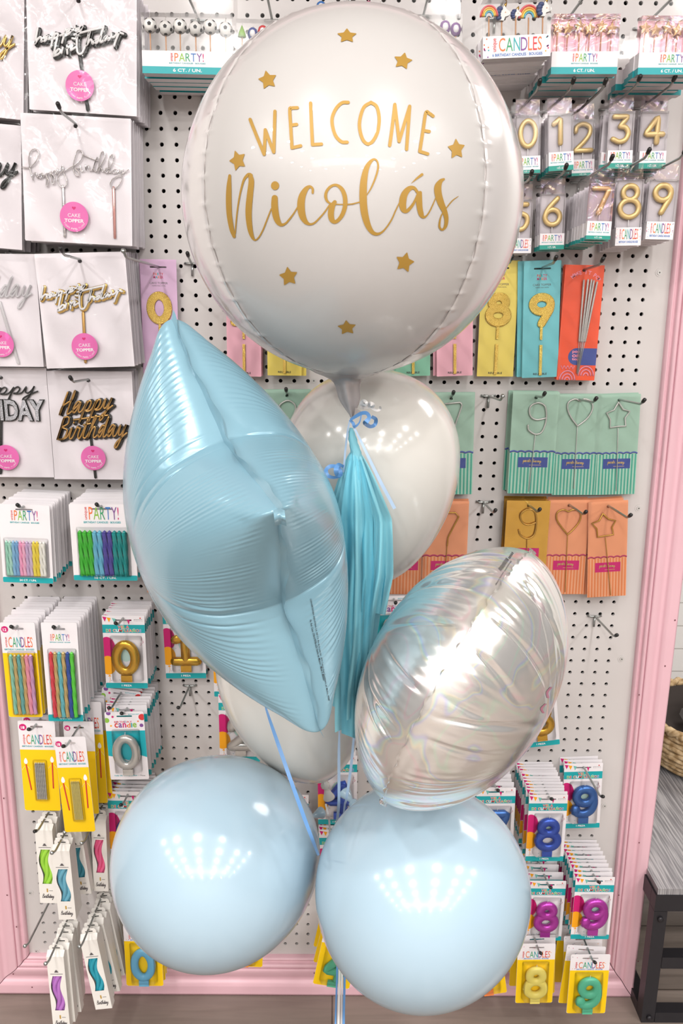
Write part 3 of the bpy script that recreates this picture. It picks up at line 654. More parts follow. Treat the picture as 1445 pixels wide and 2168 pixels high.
def silver():
    C = W(977, 1433, -.62); v = (C-CAMP).normalized(); u = (CR*.505+CU*.863); u = (u-v*u.dot(v)).normalized(); nn = u.cross(v).normalized()
    if nn.dot(CR) < 0: nn = -nn
    a = math.radians(-6); w = (-v*math.cos(a)+nn*math.sin(a)).normalized(); nn = (nn*math.cos(a)+v*math.sin(a)).normalized()
    RS, H = .176, .112; m = silver_mat(); o = thing('foil_balloon', C, 'round silver iridescent foil balloon tilted edge on against the blue latex balloon', 'balloon')
    NA, NR_ = 1100, 46; rnd = np.random.default_rng(11); A = np.linspace(0, 2*PI, NA, endpoint=False); rho = np.sin(np.linspace(0, 1, NR_+1)*PI/2)
    mb = MB()
    for side in (1, -1):
        big_ = np.sort(rnd.uniform(0, 2*PI, 22))+rnd.normal(0, .03, 22); dep = rnd.uniform(.5, 1.25, 22); ln = rnd.uniform(.22, .62, 22); bend = rnd.normal(0, .10, 22)
        ph = rnd.uniform(0, 6.28, 4); rows = []
        for i, q in enumerate(rho):
            h = np.full(NA, H*(1-q**2.15)**.60) if q < 1 else np.zeros(NA); d = 1-q; hh = h.copy()
            for k in range(22):
                da = (A-big_[k]-bend[k]*d*3+PI) % (2*PI)-PI; x = da*max(q, .15)*RS
                f = math.exp(-(d/ln[k])**2)*min(1, d/.05); wd = .0030*(1+1.2*d)
                hh += dep[k]*f*(-.0044*np.exp(-(x/wd)**2)+.0013*np.exp(-((x-1.9*wd)/wd)**2)+.0013*np.exp(-((x+1.9*wd)/wd)**2))
            wv = np.sin(A*88+2.2*np.sin(A*9+ph[0])+ph[1])*(.55+.45*np.sin(A*14+ph[2]))
            hh += .0010*wv*math.exp(-d/.13)*min(1, d/.03)
            rows.append([C+nn*(side*max(z, 0))+(w*math.cos(t)+u*math.sin(t))*(q*RS) for z, t in zip(hh, A)])
        mb.grid(rows, m, True)
    skin = child(o, mb, 'balloon_skin'); tree = BVHTree.FromPolygons([C+v_.co for v_ in skin.data.vertices], [tuple(p.vertices) for p in skin.data.polygons])
    fin = MB(); L1, L2 = [], []
    for t in A:
        wq = .0016*math.sin(t*33)+.0012*math.sin(t*71+1); e = .004+.001*math.sin(t*21)
        for Ls, q, z in ((L1, -.0015, 0), (L2, e, wq)): Ls.append(C+nn*z+(w*math.cos(t)+u*math.sin(t))*(RS+q))
    fin.strip(L1+[L1[0]], L2+[L2[0]], m); child(o, fin, 'seam_flange')
    tl = MB(); p0, p1 = W(803, 1697, -.66), W(818, 1703, -.66); tl.strip([W(802, 1692, -.65), W(803, 1701, -.66), W(808, 1704, -.66)], [W(812, 1690, -.65), W(815, 1697, -.66), W(817, 1703, -.655)], m); child(o, tl, 'filler_tail')
    tp = MB(); tp.strip([W(1100, 1176, -.60), W(1125, 1186, -.60), W(1146, 1193, -.58)], [W(1104, 1168, -.60), W(1128, 1176, -.60), W(1143, 1188, -.58)], mat('grey_clear_foil', (176, 169, 168), .22, .25)); child(o, tp, 'loose_tab')
    pr = MB(); K = mat('grey_balloon_print', (70, 66, 68), .5); PK = mat('mauve_print', (170, 110, 130), .5)
    def put(t, a, b, hpx, mm):
        vs, fs, bb = glyph(t, .01); Lx = Vector((b[0]-a[0], b[1]-a[1])); l_ = Lx.length; ux = Lx/l_; uy = Vector((ux.y, -ux.x)); P = []
        for q in vs:
            s = Vector(a)+ux*((q[0]-bb[0])/(bb[2]-bb[0])*l_)+uy*((q[1]-bb[1])/(bb[3]-bb[1])*hpx); d = ray(s.x, s.y).normalized(); hq = tree.ray_cast(CAMP, d); P.append(hq[0]-d*.0014 if hq[0] else C)
        pr.add(P, fs, mm)
    put('Made in Germany', (1051, 1238), (1067, 1211), 3.5, K); put('IIIIII', (1060, 1208), (1069, 1198), 8, K); put('IIIIIII', (1069, 1196), (1077, 1185), 8, K); put('IIIII', (1079, 1183), (1087, 1171), 5, K); put('warning', (1069, 1210), (1083, 1188), 3.5, K)
    child(o, pr, 'printed_text')
    sp = MB()
    for l in ([(1166, 1455), (1158, 1466), (1160, 1478)], [(1155, 1490), (1146, 1500), (1150, 1510)]):
        P, Q = [], []
        for x, y in catmull(l, 5):
            for Ls, dx in ((P, -2.5), (Q, 2.5)):
                d = ray(x+dx, y).normalized(); hq = tree.ray_cast(CAMP, d); Ls.append(hq[0]-d*.0012 if hq[0] else C+nn*.1)
        sp.strip(P, Q, PK)
    child(o, sp, 'face_print')
silver()
# --- paper tassel
def tassel():
    o = thing('paper_tassel', W(745, 905, -.56), 'turquoise tissue paper tassel hanging under the knot of the lettered balloon', 'tassel')
    c = [mat('tissue_a', (150, 220, 234), .7), mat('tissue_b', (122, 202, 221), .7)]
    for m in c: 
        bump(m, 120, .12, .001, 3); b = m.node_tree.nodes['Principled BSDF']; tr = N(m, 'ShaderNodeBsdfTranslucent'); tr.inputs[0].default_value = lin((170, 228, 240)); mx = N(m, 'ShaderNodeMixShader'); mx.inputs[0].default_value = .3
        L(m, b.outputs[0], mx.inputs[1]); L(m, tr.outputs[0], mx.inputs[2]); L(m, mx.outputs[0], m.node_tree.nodes['Material Output'].inputs[0])
    tw = MB(); P = [W(x, y, -.56) for x, y in ((743, 906), (744, 915), (746, 930), (750, 945), (753, 958), (754, 972))]; s = depth(745, 930, -.56)/FPX
    rows = []
    for p, r, tr in zip(P, (3, 6, 8.5, 9.5, 10.5, 12), (0, .5, 1.2, 2, 2.8, 3.4)):
        rows.append([p+Vector((math.cos(a)*r*s*(1+.17*math.cos(6*a+tr*4)), math.sin(a)*r*s*(1+.17*math.cos(6*a+tr*4)), 0)) for a in [2*PI*k/40 for k in range(40)]])
    tw.grid(rows, c[0], True); child(o, tw, 'twisted_top')
    ys = [950, 985, 1020, 1060, 1100, 1150, 1200, 1260, 1330, 1400, 1480, 1555]
    # each strip: left edge and right edge in px along ys, extra depth
    lay = [(700, 726, .020, 1500), (690, 712, .03, 1470), (806, 828, .018, 1300), (786, 812, .024, 1420), (712, 736, .006, 1545), (760, 790, .012, 1500), (738, 764, .0, 1480), (722, 748, -.012, 1558), (752, 772, -.014, 1520), (770, 790, -.010, 1470), (790, 806, -.004, 1380), (776, 800, .004, 1540)]
    rnd = random.Random(4)
    for i, (xl, xr, dy, yb) in enumerate(lay):
        st = MB(); rows = []; ph = rnd.uniform(0, 6); fl = rnd.uniform(.6, 1.2)
        for k in range(34):
            t = k/33; y = 950+(yb-950)*t; e = min(1, max(0, (y-950)/150))**.75
            mid, half = (xl+xr)/2, (xr-xl)/2*1.15
            drift = 0 if y < 1220 else (y-1220)/330
            mid2 = mid+(735-mid)*.62*drift**.9*(1 if mid > 735 else .1); mid2 = mid2+2.5*math.sin(y/60+ph)*e
            cx = 750+(mid2-750)*e; hw = 4+(half-4)*min(1, e*1.1); yy = -.56+dy*e*1.5-.02*math.sin(PI*min(1, e))*e
            row = []
            for j in range(9):
                q = j/4-1; zz = .006*fl*math.cos(q*PI*1.0+ph)*e+.004*math.sin(y/45+ph+q*2)*e
                row.append(W(cx+hw*q, y+6*q*math.sin(ph)*(t**6), yy+zz))
            rows.append(row)
        st.grid(rows, c[i % 2]); child(o, st, 'paper_strip')
tassel()
# --- ribbons
RB = mat('blue_curling_ribbon', (98, 148, 204), .38, .0); RW = mat('white_curling_ribbon', (226, 222, 220), .3); RP = mat('pale_blue_ribbon', (164, 188, 214), .38)
def ribbon(name, pts, m, label, fine=8):
    """pts: px, py, Y, width px, turn of the band about its run (radians)"""
    P = catmull(pts, fine); c = [W(p[0], p[1], p[2]) for p in P]; A, B = [], []
    for i, p in enumerate(P):
        t = (c[min(i+1, len(c)-1)]-c[max(i-1, 0)]).normalized(); vd = (c[i]-CAMP).normalized(); sd = t.cross(vd).normalized(); dp = t.cross(sd).normalized()
        s = (sd*math.cos(p[4])+dp*math.sin(p[4]))*(p[3]/2*depth(p[0], p[1], p[2])/FPX); A.append(c[i]+s); B.append(c[i]-s)
    o = bpy.data.objects.new(name, None); COL.objects.link(o); o.location = c[-1]; tag(o, label, 'ribbon', 'curling ribbons of the bouquet')
    mb = MB(); mb.strip(A, B, m); mb.v = [tuple(Vector(q)-c[-1]) for q in mb.v]; mb.build('band', o); return o
def curl(name, x0, y0, x1, y1, Y, turns, rpx, wpx, m, label, tail=()):
    n = int(turns*22); A, B = [], []; s = depth(x0, y0, Y)/FPX; b0, b1 = W(x0, y0, Y), W(x1, y1, Y); ax = (b1-b0).normalized(); e1 = Vector((0, 0, 1))-ax*ax.z; e1.normalize(); e2 = ax.cross(e1)
    for i in range(n+1):
        t = i/n; a = 2*PI*turns*t+.6; p = b0+(b1-b0)*t+(e1*math.cos(a)+e2*math.sin(a))*rpx*s*(1-.15*t); A.append(p-ax*wpx*.5*s); B.append(p+ax*wpx*.5*s)
    o = bpy.data.objects.new(name, None); COL.objects.link(o); o.location = b0; tag(o, label, 'ribbon', 'curling ribbons of the bouquet')
    mb = MB(); mb.strip(A, B, m); mb.v = [tuple(Vector(q)-b0) for q in mb.v]; mb.build('curl', o)
    return o
def R_(name, pts, m, label): return ribbon(name, pts, m, label)
R_('curling_ribbon', [(741, 889, -.575, 5, 0), (752, 882, -.58, 7, .2), (765, 875, -.585, 8, .3), (776, 875, -.59, 8, .2), (781, 884, -.60, 8, 0), (775, 893, -.61, 10, -.1), (773, 896, -.60, 10, -.2), (783, 903, -.58, 8, .2), (793, 899, -.57, 8, .2), (795, 888, -.575, 8, .1), (786, 882, -.585, 7, 0)], RB, 'short blue ribbon ending in a curl right of the neck of the lettered balloon')
R_('curling_ribbon', [(769, 867, -.56, 3, 0), (764, 858, -.565, 8, .2), (768, 850, -.57, 9, .2), (774, 853, -.575, 9, 0), (770, 860, -.57, 8, .2), (779, 862, -.565, 6, .3), (783, 855, -.57, 9, 0), (789, 858, -.57, 9, .2), (786, 863, -.565, 6, .3), (797, 869, -.565, 5, .3), (804, 866, -.565, 6, .1), (804, 860, -.57, 4, 0)], RW, 'short white ribbon curling in front of the upper white latex balloon')
R_('curling_ribbon', [(740, 889, -.57, 5, 0), (747, 896, -.575, 7, .3), (750, 903, -.575, 6, .1), (757, 899, -.57, 4, .2), (762, 890, -.568, 3, .4), (765, 872, -.565, 3, .3)], RB, 'blue ribbon loop tied between balloon neck and paper tassel')
R_('curling_ribbon', [(740, 890, -.565, 3, 0), (736, 910, -.565, 4, .2), (731, 950, -.56, 4, .1), (728, 985, -.56, 4, .2), (726, 1000, -.558, 5, 0)], RP, 'thin ribbon string running down left of the tassel top')
R_('curling_ribbon', [(727, 988, -.56, 6, 0), (716, 984, -.575, 8, .2), (711, 994, -.585, 10, 0), (714, 1006, -.58, 9, -.2), (721, 1004, -.565, 8, 0), (716, 990, -.56, 8, 0), (700, 987, -.565, 8, .2), (690, 995, -.575, 8, 0), (694, 1007, -.58, 8, 0), (706, 1011, -.575, 6, .2), (720, 1009, -.57, 5, .2)], RB, 'blue ribbon curled in two rings left of the paper tassel')
R_('curling_ribbon', [(748, 903, -.572, 4, 0), (764, 935, -.577, 5, 0), (783, 975, -.582, 6, .1), (805, 1020, -.585, 7, 0), (822, 1052, -.585, 7, .1), (835, 1077, -.585, 7, 0)], RP, 'pale straight ribbon end slanting down right of the tassel')
R_('curling_ribbon', [(557, 1478, -.61, 1, 0), (566, 1510, -.62, 5, 0), (590, 1580, -.63, 8, 0), (618, 1660, -.65, 8, 0), (645, 1735, -.66, 8, .1), (662, 1780, -.66, 7, .2), (670, 1801, -.63, 6, .2), (674, 1811, -.60, 5, 0)], RB, 'long blue ribbon slanting down from the star balloon past the blue latex balloon')
R_('curling_ribbon', [(718, 1545, -.5, 3, 0), (717, 1600, -.5, 6, 0), (717, 1690, -.5, 6, 0), (714, 1735, -.44, 6, 0), (705, 1850, -.36, 6, 0), (712, 2000, -.36, 5, 0)], RP, 'pale ribbon hanging straight in front of the lower white balloon')
R_('curling_ribbon', [(750, 1545, -.5, 4, 0), (743, 1620, -.5, 6, .1), (733, 1690, -.5, 5, .2), (728, 1715, -.44, 4, .1), (715, 1850, -.36, 4, 0)], RP, 'pale ribbon running down beside the left edge of the silver balloon')
R_('curling_ribbon', [(689, 1702, -.40, 4, 0), (694, 1725, -.42, 4, 0), (697, 1745, -.40, 4, 0), (700, 1850, -.36, 4, 0)], RW, 'white ribbon tied to the knot of the lower white balloon')
def drop(x0, x1, Y, w, m, label):
    p = [(x0, 1980, -.385, w, 0), (x0+(x1-x0)*.3, 2070, -.44, w, .2), (x1, 2168, Y, w, .1), (x1+1, 2260, Y, w, .2)]; z = 0
    y = 2260
    while W(x1, y, Y).z > .01: y += 10
    R_('curling_ribbon', p+[(x1+3, y, Y, w, 0)], m, label)
drop(714, 710, -.53, 4, RB, 'blue ribbon tail falling to the floor, leftmost below the right blue balloon')
drop(719, 716, -.54, 5, RW, 'white ribbon tail falling to the floor, wider and left of the narrow one')
drop(724, 722, -.53, 4, RW, 'narrow white ribbon tail falling to the floor beside the wide white one')
drop(730, 727, -.54, 5, RB, 'blue ribbon tail falling to the floor, rightmost below the right blue balloon')
R_('curling_ribbon', [(747, 2076, -.46, 3, 0), (750, 2087, -.47, 4, .2), (758, 2093, -.475, 4, .1), (770, 2093, -.47, 4, 0), (790, 2070, -.42, 4, 0)], RW, 'short white ribbon end curling out under the right blue balloon')
# ------------------------------------------------------------------ hanging stock
RAIN = [ORA, LIME, GRN, BLU, PUR, MAG]
def party_logo(mb, x0, z0, w, h, y=-.0004, sub=True, word='PARTY!', cols=RAIN):
    mb.text('unique', x0, z0, w*.10, h, y, RED, .01, rot=1)
    mb.logo(word, x0+w*.13, z0, w*.87, h, y, cols)
    if sub: mb.text('BIRTHDAY CANDLES · BOUGIES', x0-w*.03, z0-h*.30, w*1.06, h*.16, y, TEAL, .02)
CCOL = [ORA, GRN, TEAL, PUR, ORA, RED, ORA]
def confetti(mb, w, z0, z1, y=-.0003, n=16, seed=1):
    r = random.Random(seed)
    for k in range(n):
        x = r.uniform(-w*.46, w*.46); z = r.uniform(z0, z1); mb.disc(x, z, w*.011, y, r.choice([MAG, ORA, TEAL, PUR, AMB, INK]), 5)
def blister(o, x0, z0, x1, z1, d, m=None, y=-.0006):
    mb = MB(); a = rr(x0, z0, x1, z1, .004, 3); e = min(x1-x0, z1-z0)*.06; b = rr(x0+e, z0+e, x1-e, z1-e, .0035, 3); c = rr(x0+e*1.6, z0+e*1.6, x1-e*1.6, z1-e*1.6, .003, 3); n = len(a)
    V = [(p[0], y, p[1]) for p in a]+[(p[0], y-d*.85, p[1]) for p in b]+[(p[0], y-d, p[1]) for p in c]
    F = [(i, (i+1) % n, n+(i+1) % n, n+i) for i in range(n)]+[(n+i, n+(i+1) % n, 2*n+(i+1) % n, 2*n+i) for i in range(n)]+[tuple(2*n+i for i in range(n))]
    mb.add(V, F, m or CLEAR); return mb.build('blister', o)
DIG = {
 '0': [(ell(.5, .7, .36, .62), True)],
 '1': [([(.16, 1.08), (.3, 1.2), (.5, 1.36), (.5, .05)], False)],
 '2': [(catmull([(.14, 1.0), (.2, 1.24), (.48, 1.36), (.78, 1.22), (.82, .92), (.62, .58), (.12, .06)], 7), False), ([(.12, .06), (.9, .06)], False)],
 '3': [([(.14, 1.34), (.82, 1.34), (.46, .84)], False), (catmull([(.46, .84), (.74, .76), (.88, .46), (.74, .14), (.44, .04), (.12, .18)], 6), False)],
 '4': [([(.68, .02), (.68, 1.36), (.08, .44), (.96, .44)], False)],
 '5': [([(.82, 1.34), (.26, 1.34), (.2, .78)], False), (catmull([(.2, .78), (.5, .88), (.82, .72), (.84, .34), (.6, .06), (.14, .12)], 6), False)],
 '6': [(ell(.5, .42, .36, .38), True), (catmull([(.72, 1.36), (.42, 1.02), (.22, .72), (.15, .45)], 6), False)],
 '7': [([(.1, 1.34), (.9, 1.34), (.42, .02)], False)],
 '8': [(ell(.5, 1.04, .28, .29), True), (ell(.5, .40, .37, .36), True)],
 '9': [(ell(.5, .98, .36, .36), True), (catmull([(.86, .98), (.82, .7), (.66, .36), (.5, .02)], 6), False)],
 'nine': [(ell(.52, .98, .34, .36), True), (catmull([(.86, 1.0), (.9, .62), (.78, .26), (.52, .08), (.26, .12), (.16, .30)], 7), False)],
 'one': [([(.16, 1.12), (.34, 1.18), (.5, 1.34), (.5, .08)], False), ([(.12, .1), (.9, .1)], False)]}
def digit(mb, d, cx, z0, h, r, m, y, rd, expo=.8, sq=1.0, n=12):
    k = h/1.4
    for pts, cl in DIG[d]:
        P = [(cx+(x-.5)*k*sq, z0+z*k) for x, z in pts]
        if not cl and len(P) < 6:   # soften the corners of straight strokes
            Q = []
            for i, p in enumerate(P):
                if 0 < i < len(P)-1:
                    a, c = P[i-1], P[i+1]
                    for s in (.0, .5, 1):
                        e = .12; A = (p[0]+(a[0]-p[0])*e, p[1]+(a[1]-p[1])*e); B = (p[0]+(c[0]-p[0])*e, p[1]+(c[1]-p[1])*e)
                        Q.append(((1-s)**2*A[0]+2*s*(1-s)*p[0]+s*s*B[0], (1-s)**2*A[1]+2*s*(1-s)*p[1]+s*s*B[1]))
                else: Q.append(p)
            P = Q
        mb.ptube(P, r, m, y, rd, cl, n, True, expo)
    if d == 'nine': x, z = cx+(.16-.5)*k*sq, z0+.27*k; mb.ptube([(x, z+.001), (x, z-.001)], r*1.25, m, y, rd*1.1)
# ---- cake topper cards
STK = mat('pink_sticker', (240, 112, 186), .35); HOT = mat('hot_pink_print', (222, 20, 120), .4)
ACR = mat('clear_acrylic', (236, 234, 236), .08, 0, Alpha=.55); MIRS = mat('silver_mirror_acrylic', (214, 210, 210), .12, .9); MIRG = mat('gold_mirror_acrylic', (226, 190, 110), .15, .85); ROSE = mat('rose_mirror_acrylic', (226, 168, 160), .18, .8)
BLKA = mat('black_acrylic', (38, 40, 40), .25); WHA = mat('white_acrylic', (240, 238, 238), .3); GLDA = mat('satin_gold_acrylic', (200, 156, 90), .3, .6)
CUR = {'h': ([(0, .1), (.32, 1.2), (.42, 1.7), (.28, 1.8), (.2, 1.3), (.14, .02), (.28, .65), (.5, .92), (.62, .7), (.62, .15), (.78, .02), (1, .2)], 1),
 'a': ([(0, .2), (.5, .82), (.28, .98), (.06, .5), (.2, .04), (.42, .25), (.58, .9), (.6, .22), (.74, .02), (.95, .2)], .95),
 'p': ([(0, .2), (.2, .92), (.14, .2), (.06, -.8), (.12, -.7), (.2, .5), (.42, .95), (.62, .68), (.52, .2), (.3, .1), (.6, .02), (.85, .2)], .85),
 'y': ([(0, .2), (.16, .92), (.2, .25), (.4, .1), (.6, .5), (.68, .95), (.6, 0), (.42, -.8), (.2, -.9), (.24, -.5), (.7, 0), (1, .25)], 1),
 'b': ([(0, .2), (.28, 1.4), (.32, 1.8), (.18, 1.75), (.1, 1), (.12, .2), (.32, 0), (.58, .3), (.48, .75), (.3, .6), (.6, .42), (.85, .45)], .85),
 'i': ([(0, .3), (.2, .92), (.2, .25), (.35, .02), (.55, .2)], .55), 'r': ([(0, .2), (.18, .98), (.32, .84), (.5, .86), (.47, .3), (.6, .02), (.8, .2)], .8),
 't': ([(0, .2), (.24, 1.55), (.2, .3), (.38, .02), (.6, .2)], .6), 'd': ([(0, .2), (.48, .82), (.26, .98), (.06, .5), (.2, .04), (.42, .3), (.64, 1.7), (.6, .22), (.74, .02), (.95, .2)], .95),
 'H': ([(.1, 1.9), (.05, 1), (0, 0), (.02, .7), (.4, 1.0), (.75, 1.3), (.72, 2.0), (.66, 1), (.66, .1), (.8, .0), (1.05, .2)], 1.05), 'B': ([(.15, 1.8), (.1, 1), (.05, 0), (.1, 1), (.15, 1.75), (.6, 1.8), (.7, 1.3), (.25, 1.0), (.8, .75), (.7, .1), (.2, .0), (.7, .05), (1, .25)], 1)}
def cursive(word, x0, z0, x1, xh, slant=.25, rise=0):
    """one joined stroke per word, plus bars and dots"""
    pts, ex, x = [], [], 0
    for c in word:
        P, a = CUR[c]; pts += [(x+p[0], p[1]) for p in P[(1 if pts else 0):]]
        if c == 't': ex.append([(x-.05, 1.1), (x+.6, 1.2)])
        if c == 'i': ex.append([(x+.24, 1.3), (x+.26, 1.36)])
        x += a
    k = (x1-x0)/x; f = lambda p: (x0+p[0]*k+p[1]*xh*slant, z0+p[1]*xh+(p[0]/x)*rise)
    return [catmull([f(p) for p in pts], 5)]+[[f(p) for p in e] for e in ex]
def topper(top, bot, w, Y, strokes, r, face, back, sticks, sticker, desc, nback, hole, extra=None, Lh=.19, fl=.0024, dd=(.0045, -.0024)):
    f = frame(top, bot, w, Y); o = root('cake_topper_pack', f, desc, 'cake topper', 'carded cake toppers'); c = MB()
    hx, hz = loc(f, *hole) if hole else (0, f.h*.94)
    body(c, f.w, f.h, .0008, .0012, PAPER, (hx, hz, .007, .006)); c.build('card', o)
    t = MB(); S = [locs(f, s) for s in strokes]
    for s in S: t.ptube(s, r, face, -.0062 if back else -.004, .0016, n=6)
    if extra: extra(f, t)
    to = t.build('topper_lettering', o)
    if back:
        b = MB()
        for s in S: b.ptube([(x+dd[0]*.5, z+dd[1]*.5) for x, z in s], r*2.1, back, -.0035, .0014, n=6)
        b.build('backing', to)
    for p, q, wd_, m in sticks:
        s = MB(); a, b = loc(f, *p), loc(f, *q); s.ptube([a, b], wd_*.5*depth(*p, Y)/FPX, m, -.003, .0012, n=6, expo=.6); s.build('stick', o)
    if sticker:
        x, z = loc(f, sticker[0], sticker[1]); R_s = sticker[2]*depth(sticker[0], sticker[1], Y)/FPX; s = MB(); y = -.0082; n = 40
        s.disc(x, z, R_s, y, STK, n)
        hp = [(math.sin(a)**3, (13*math.cos(a)-5*math.cos(2*a)-2*math.cos(3*a)-math.cos(4*a))/16) for a in [2*PI*k/24 for k in range(24)]]
        s.poly2([(x+u*R_s*.14, z+R_s*.58+v*R_s*.13) for u, v in hp], y-.0002, HOT)
        s.text('CAKE', x-R_s*.44, z-R_s*.02, R_s*.88, R_s*.24, y-.0002, PINKW); s.text('TOPPER', x-R_s*.68, z-R_s*.38, R_s*1.36, R_s*.24, y-.0002, PINKW, .03)
        words = 'PIEDRA·PAPEL·TIJERA'
        for i, ch in enumerate(words):
            an = math.radians(-90+(i-(len(words)-1)/2)*6.4); vs, fs, bb = glyph(ch, .02 if 7 <= i < 12 else 0); q = R_s*.15; ca, sa = math.cos(an+PI/2), math.sin(an+PI/2)
            P = [((v[0]-(bb[0]+bb[2])/2)*q, v[1]*q) for v in vs]; s.add([(x+R_s*.86*math.cos(an)+u*ca-v*sa, y-.0002, z+R_s*.86*math.sin(an)+u*sa+v*ca) for u, v in P], fs, PINKW)
        s.build('sticker', o)
    sl = MB(); rg = random.Random(hash(desc) % 999); ph = [rg.uniform(0, 6) for _ in range(6)]; rows = []
    for j in range(19):
        v = j/18; rows.append([((u/16-.5)*(f.w+.006), -.0105-.0022*(math.sin(u*.9+ph[0]+2*v)*math.sin(v*9+ph[1]+u*.35)+.6*math.sin(u*.5+v*14+ph[2])*math.exp(-((u/16-.5)**2+(v-.5)**2)*-1.5)*.5), v*(f.h+.004)-.002) for u in range(17)])
    sl.grid(rows, SLEEVE); sl.build('sleeve', o)
    if nback:
        b = MB(); body(b, f.w, f.h, .0008, .0011, PAPER, (hx, hz, .007, .006)); b.rect(-f.w*.5-.002, -.001, f.w*.5+.002, f.h+.001, -.003, CLEAR)
        stack(f, nback, (abs(Y)-.006)/nback, b.mesh('spare_card'), 'topper_card', 'spare white card in clear sleeve behind the '+short(desc), 'cake topper', 'spare cards behind the '+short(desc), .0016, .012)
    hp = f.mw @ Vector((hx, 0, hz)); hook(hp, abs(Y)+.085 if Lh is None else Lh, 'peg hook holding the '+short(desc))
    return f
Z = lambda l, ox, oy, s: [(ox+x/s, oy+y/s) for x, y in l]
HB = [[(372, 285), (358, 360), (348, 425)], catmull([(348, 425), (375, 385), (400, 366), (410, 382), (406, 410), (430, 390), (465, 352), (440, 358), (426, 385), (436, 405), (460, 385), (478, 355), (476, 388), (505, 370)], 4),
      [(530, 325), (515, 390), (500, 458)], catmull([(512, 390), (540, 338), (566, 336), (560, 365), (524, 385)], 4), [(640, 295), (622, 360), (605, 420)], catmull([(618, 360), (655, 298), (690, 298), (672, 335), (628, 350)], 4),
      catmull([(725, 262), (735, 308), (768, 300), (798, 264)], 4), catmull([(800, 262), (765, 330), (735, 380), (703, 378)], 4), [(590, 352), (690, 305), (790, 275)],
      [(558, 380), (540, 460), (524, 545)], catmull([(526, 540), (570, 482), (590, 498), (570, 528), (530, 545)], 4), [(612, 468), (600, 515)], [(652, 448), (655, 522)], catmull([(650, 478), (678, 452), (702, 442), (690, 478), (688, 492), (735, 462)], 4),
      catmull([(757, 310), (745, 400), (750, 500), (772, 528), (800, 510), (830, 440), (850, 370), (866, 315)], 4), [(722, 342), (860, 305), (985, 276)], catmull([(868, 315), (852, 390), (836, 445), (872, 392), (890, 402), (893, 430), (918, 402)], 4),
      catmull([(945, 382), (918, 405), (926, 425), (955, 395), (980, 330), (1000, 266)], 4), catmull([(978, 350), (966, 400), (975, 415), (1000, 395), (1036, 348), (1005, 380), (1012, 400), (1042, 365), (1045, 395), (1065, 370)], 4), catmull([(1072, 330), (1078, 368), (1105, 360), (1140, 325), (1185, 335)], 4), [(1150, 320), (1120, 390), (1100, 448)]]
hb1 = [Z(s, 0, 0, 4.516) for s in HB]
def remap(S, a, b): return [[(b[0]+(x-a[0])*(b[2]-b[0])/(a[2]-a[0]), b[1]+(y-a[1])*(b[3]-b[1])/(a[3]-a[1])) for x, y in s] for s in S]
hb3 = remap(hb1, (74, 58, 264, 122), (86, 603, 262, 659))
def curpx(word, x0, y0, x1, xh, slant=.25, rise=0): return [[(x, -y) for x, y in s] for s in cursive(word, x0, -y0, x1, xh, slant, rise)]
HB2 = [Z(catmull(l, 4), 0, 0, 2.89) for l in (
 [(140, 1025), (185, 1025), (225, 990), (242, 945), (225, 915), (195, 925), (182, 970), (190, 1040), (208, 1105)], [(200, 1085), (215, 1060), (228, 1065), (232, 1090), (243, 1075)], [(262, 1062), (248, 1068), (246, 1088), (258, 1090), (268, 1065), (272, 1085), (284, 1070)],
 [(285, 1055), (290, 1100), (288, 1135), (298, 1140), (303, 1110), (292, 1080), (302, 1058), (315, 1062), (312, 1082), (325, 1070)], [(318, 1042), (322, 1090), (325, 1125), (337, 1122), (340, 1090), (326, 1066), (335, 1048), (350, 1052), (346, 1072), (360, 1060)],
 [(355, 1028), (362, 1050), (375, 1042), (385, 1015), (392, 1045), (372, 1065), (358, 1100), (368, 1135), (390, 1148), (412, 1130), (410, 1095), (395, 1055), (430, 1030), (455, 1015)], [(455, 1018), (495, 985), (512, 945), (500, 925), (478, 925), (462, 970), (452, 1030), (465, 1070), (485, 1078), (487, 1055), (465, 1035), (495, 1030)],
 [(510, 950), (550, 965), (600, 985)], [(495, 1015), (502, 1050), (515, 1045)], [(525, 1012), (532, 1045), (530, 1025), (545, 1015), (552, 1045), (568, 1040)], [(572, 1045), (590, 985), (600, 965), (578, 1020), (585, 1050), (600, 1045)], [(600, 1040), (640, 980), (645, 940), (625, 935), (612, 985), (605, 1060)], [(608, 1050), (622, 1025), (630, 1050), (645, 1045)],
 [(665, 1030), (650, 1035), (648, 1055), (660, 1058), (675, 1030), (695, 990), (697, 955), (680, 955), (668, 1000), (672, 1055), (688, 1050)], [(710, 1040), (697, 1042), (697, 1060), (708, 1060), (716, 1042), (720, 1058), (732, 1048)], [(732, 1035), (738, 1058), (752, 1035), (755, 1060), (740, 1075), (700, 1090), (678, 1125), (690, 1150), (715, 1150), (745, 1110), (750, 1070), (788, 1040)])]
topper((172, -30), (176, 239), 230, -.105, hb1, .0019, WHA, BLKA, [((170, 118), (187, 233), 8, BLKA)], (172, 184, 30), 'black and white happy birthday cake topper on a white card', 9, (166, 2))
topper((160, 245), (167, 515), 229, -.102, HB2, .0009, MIRS, None, [((134, 395), (138, 500), 6, MIRS), ((241, 398), (244, 503), 6, ROSE)], (160, 460, 30), 'silver script happy birthday cake topper with two sticks on a white card', 10, (160, 267), dd=(.002, -.001))
topper((168, 535), (192, 778), 189, -.088, hb3, .0018, WHA, MIRG, [((177, 663), (182, 766), 6.5, GLDA)], (182, 733, 27.5), 'white and gold happy birthday cake topper on a white card', 6, (169, 553), dd=(.0028, -.0018))
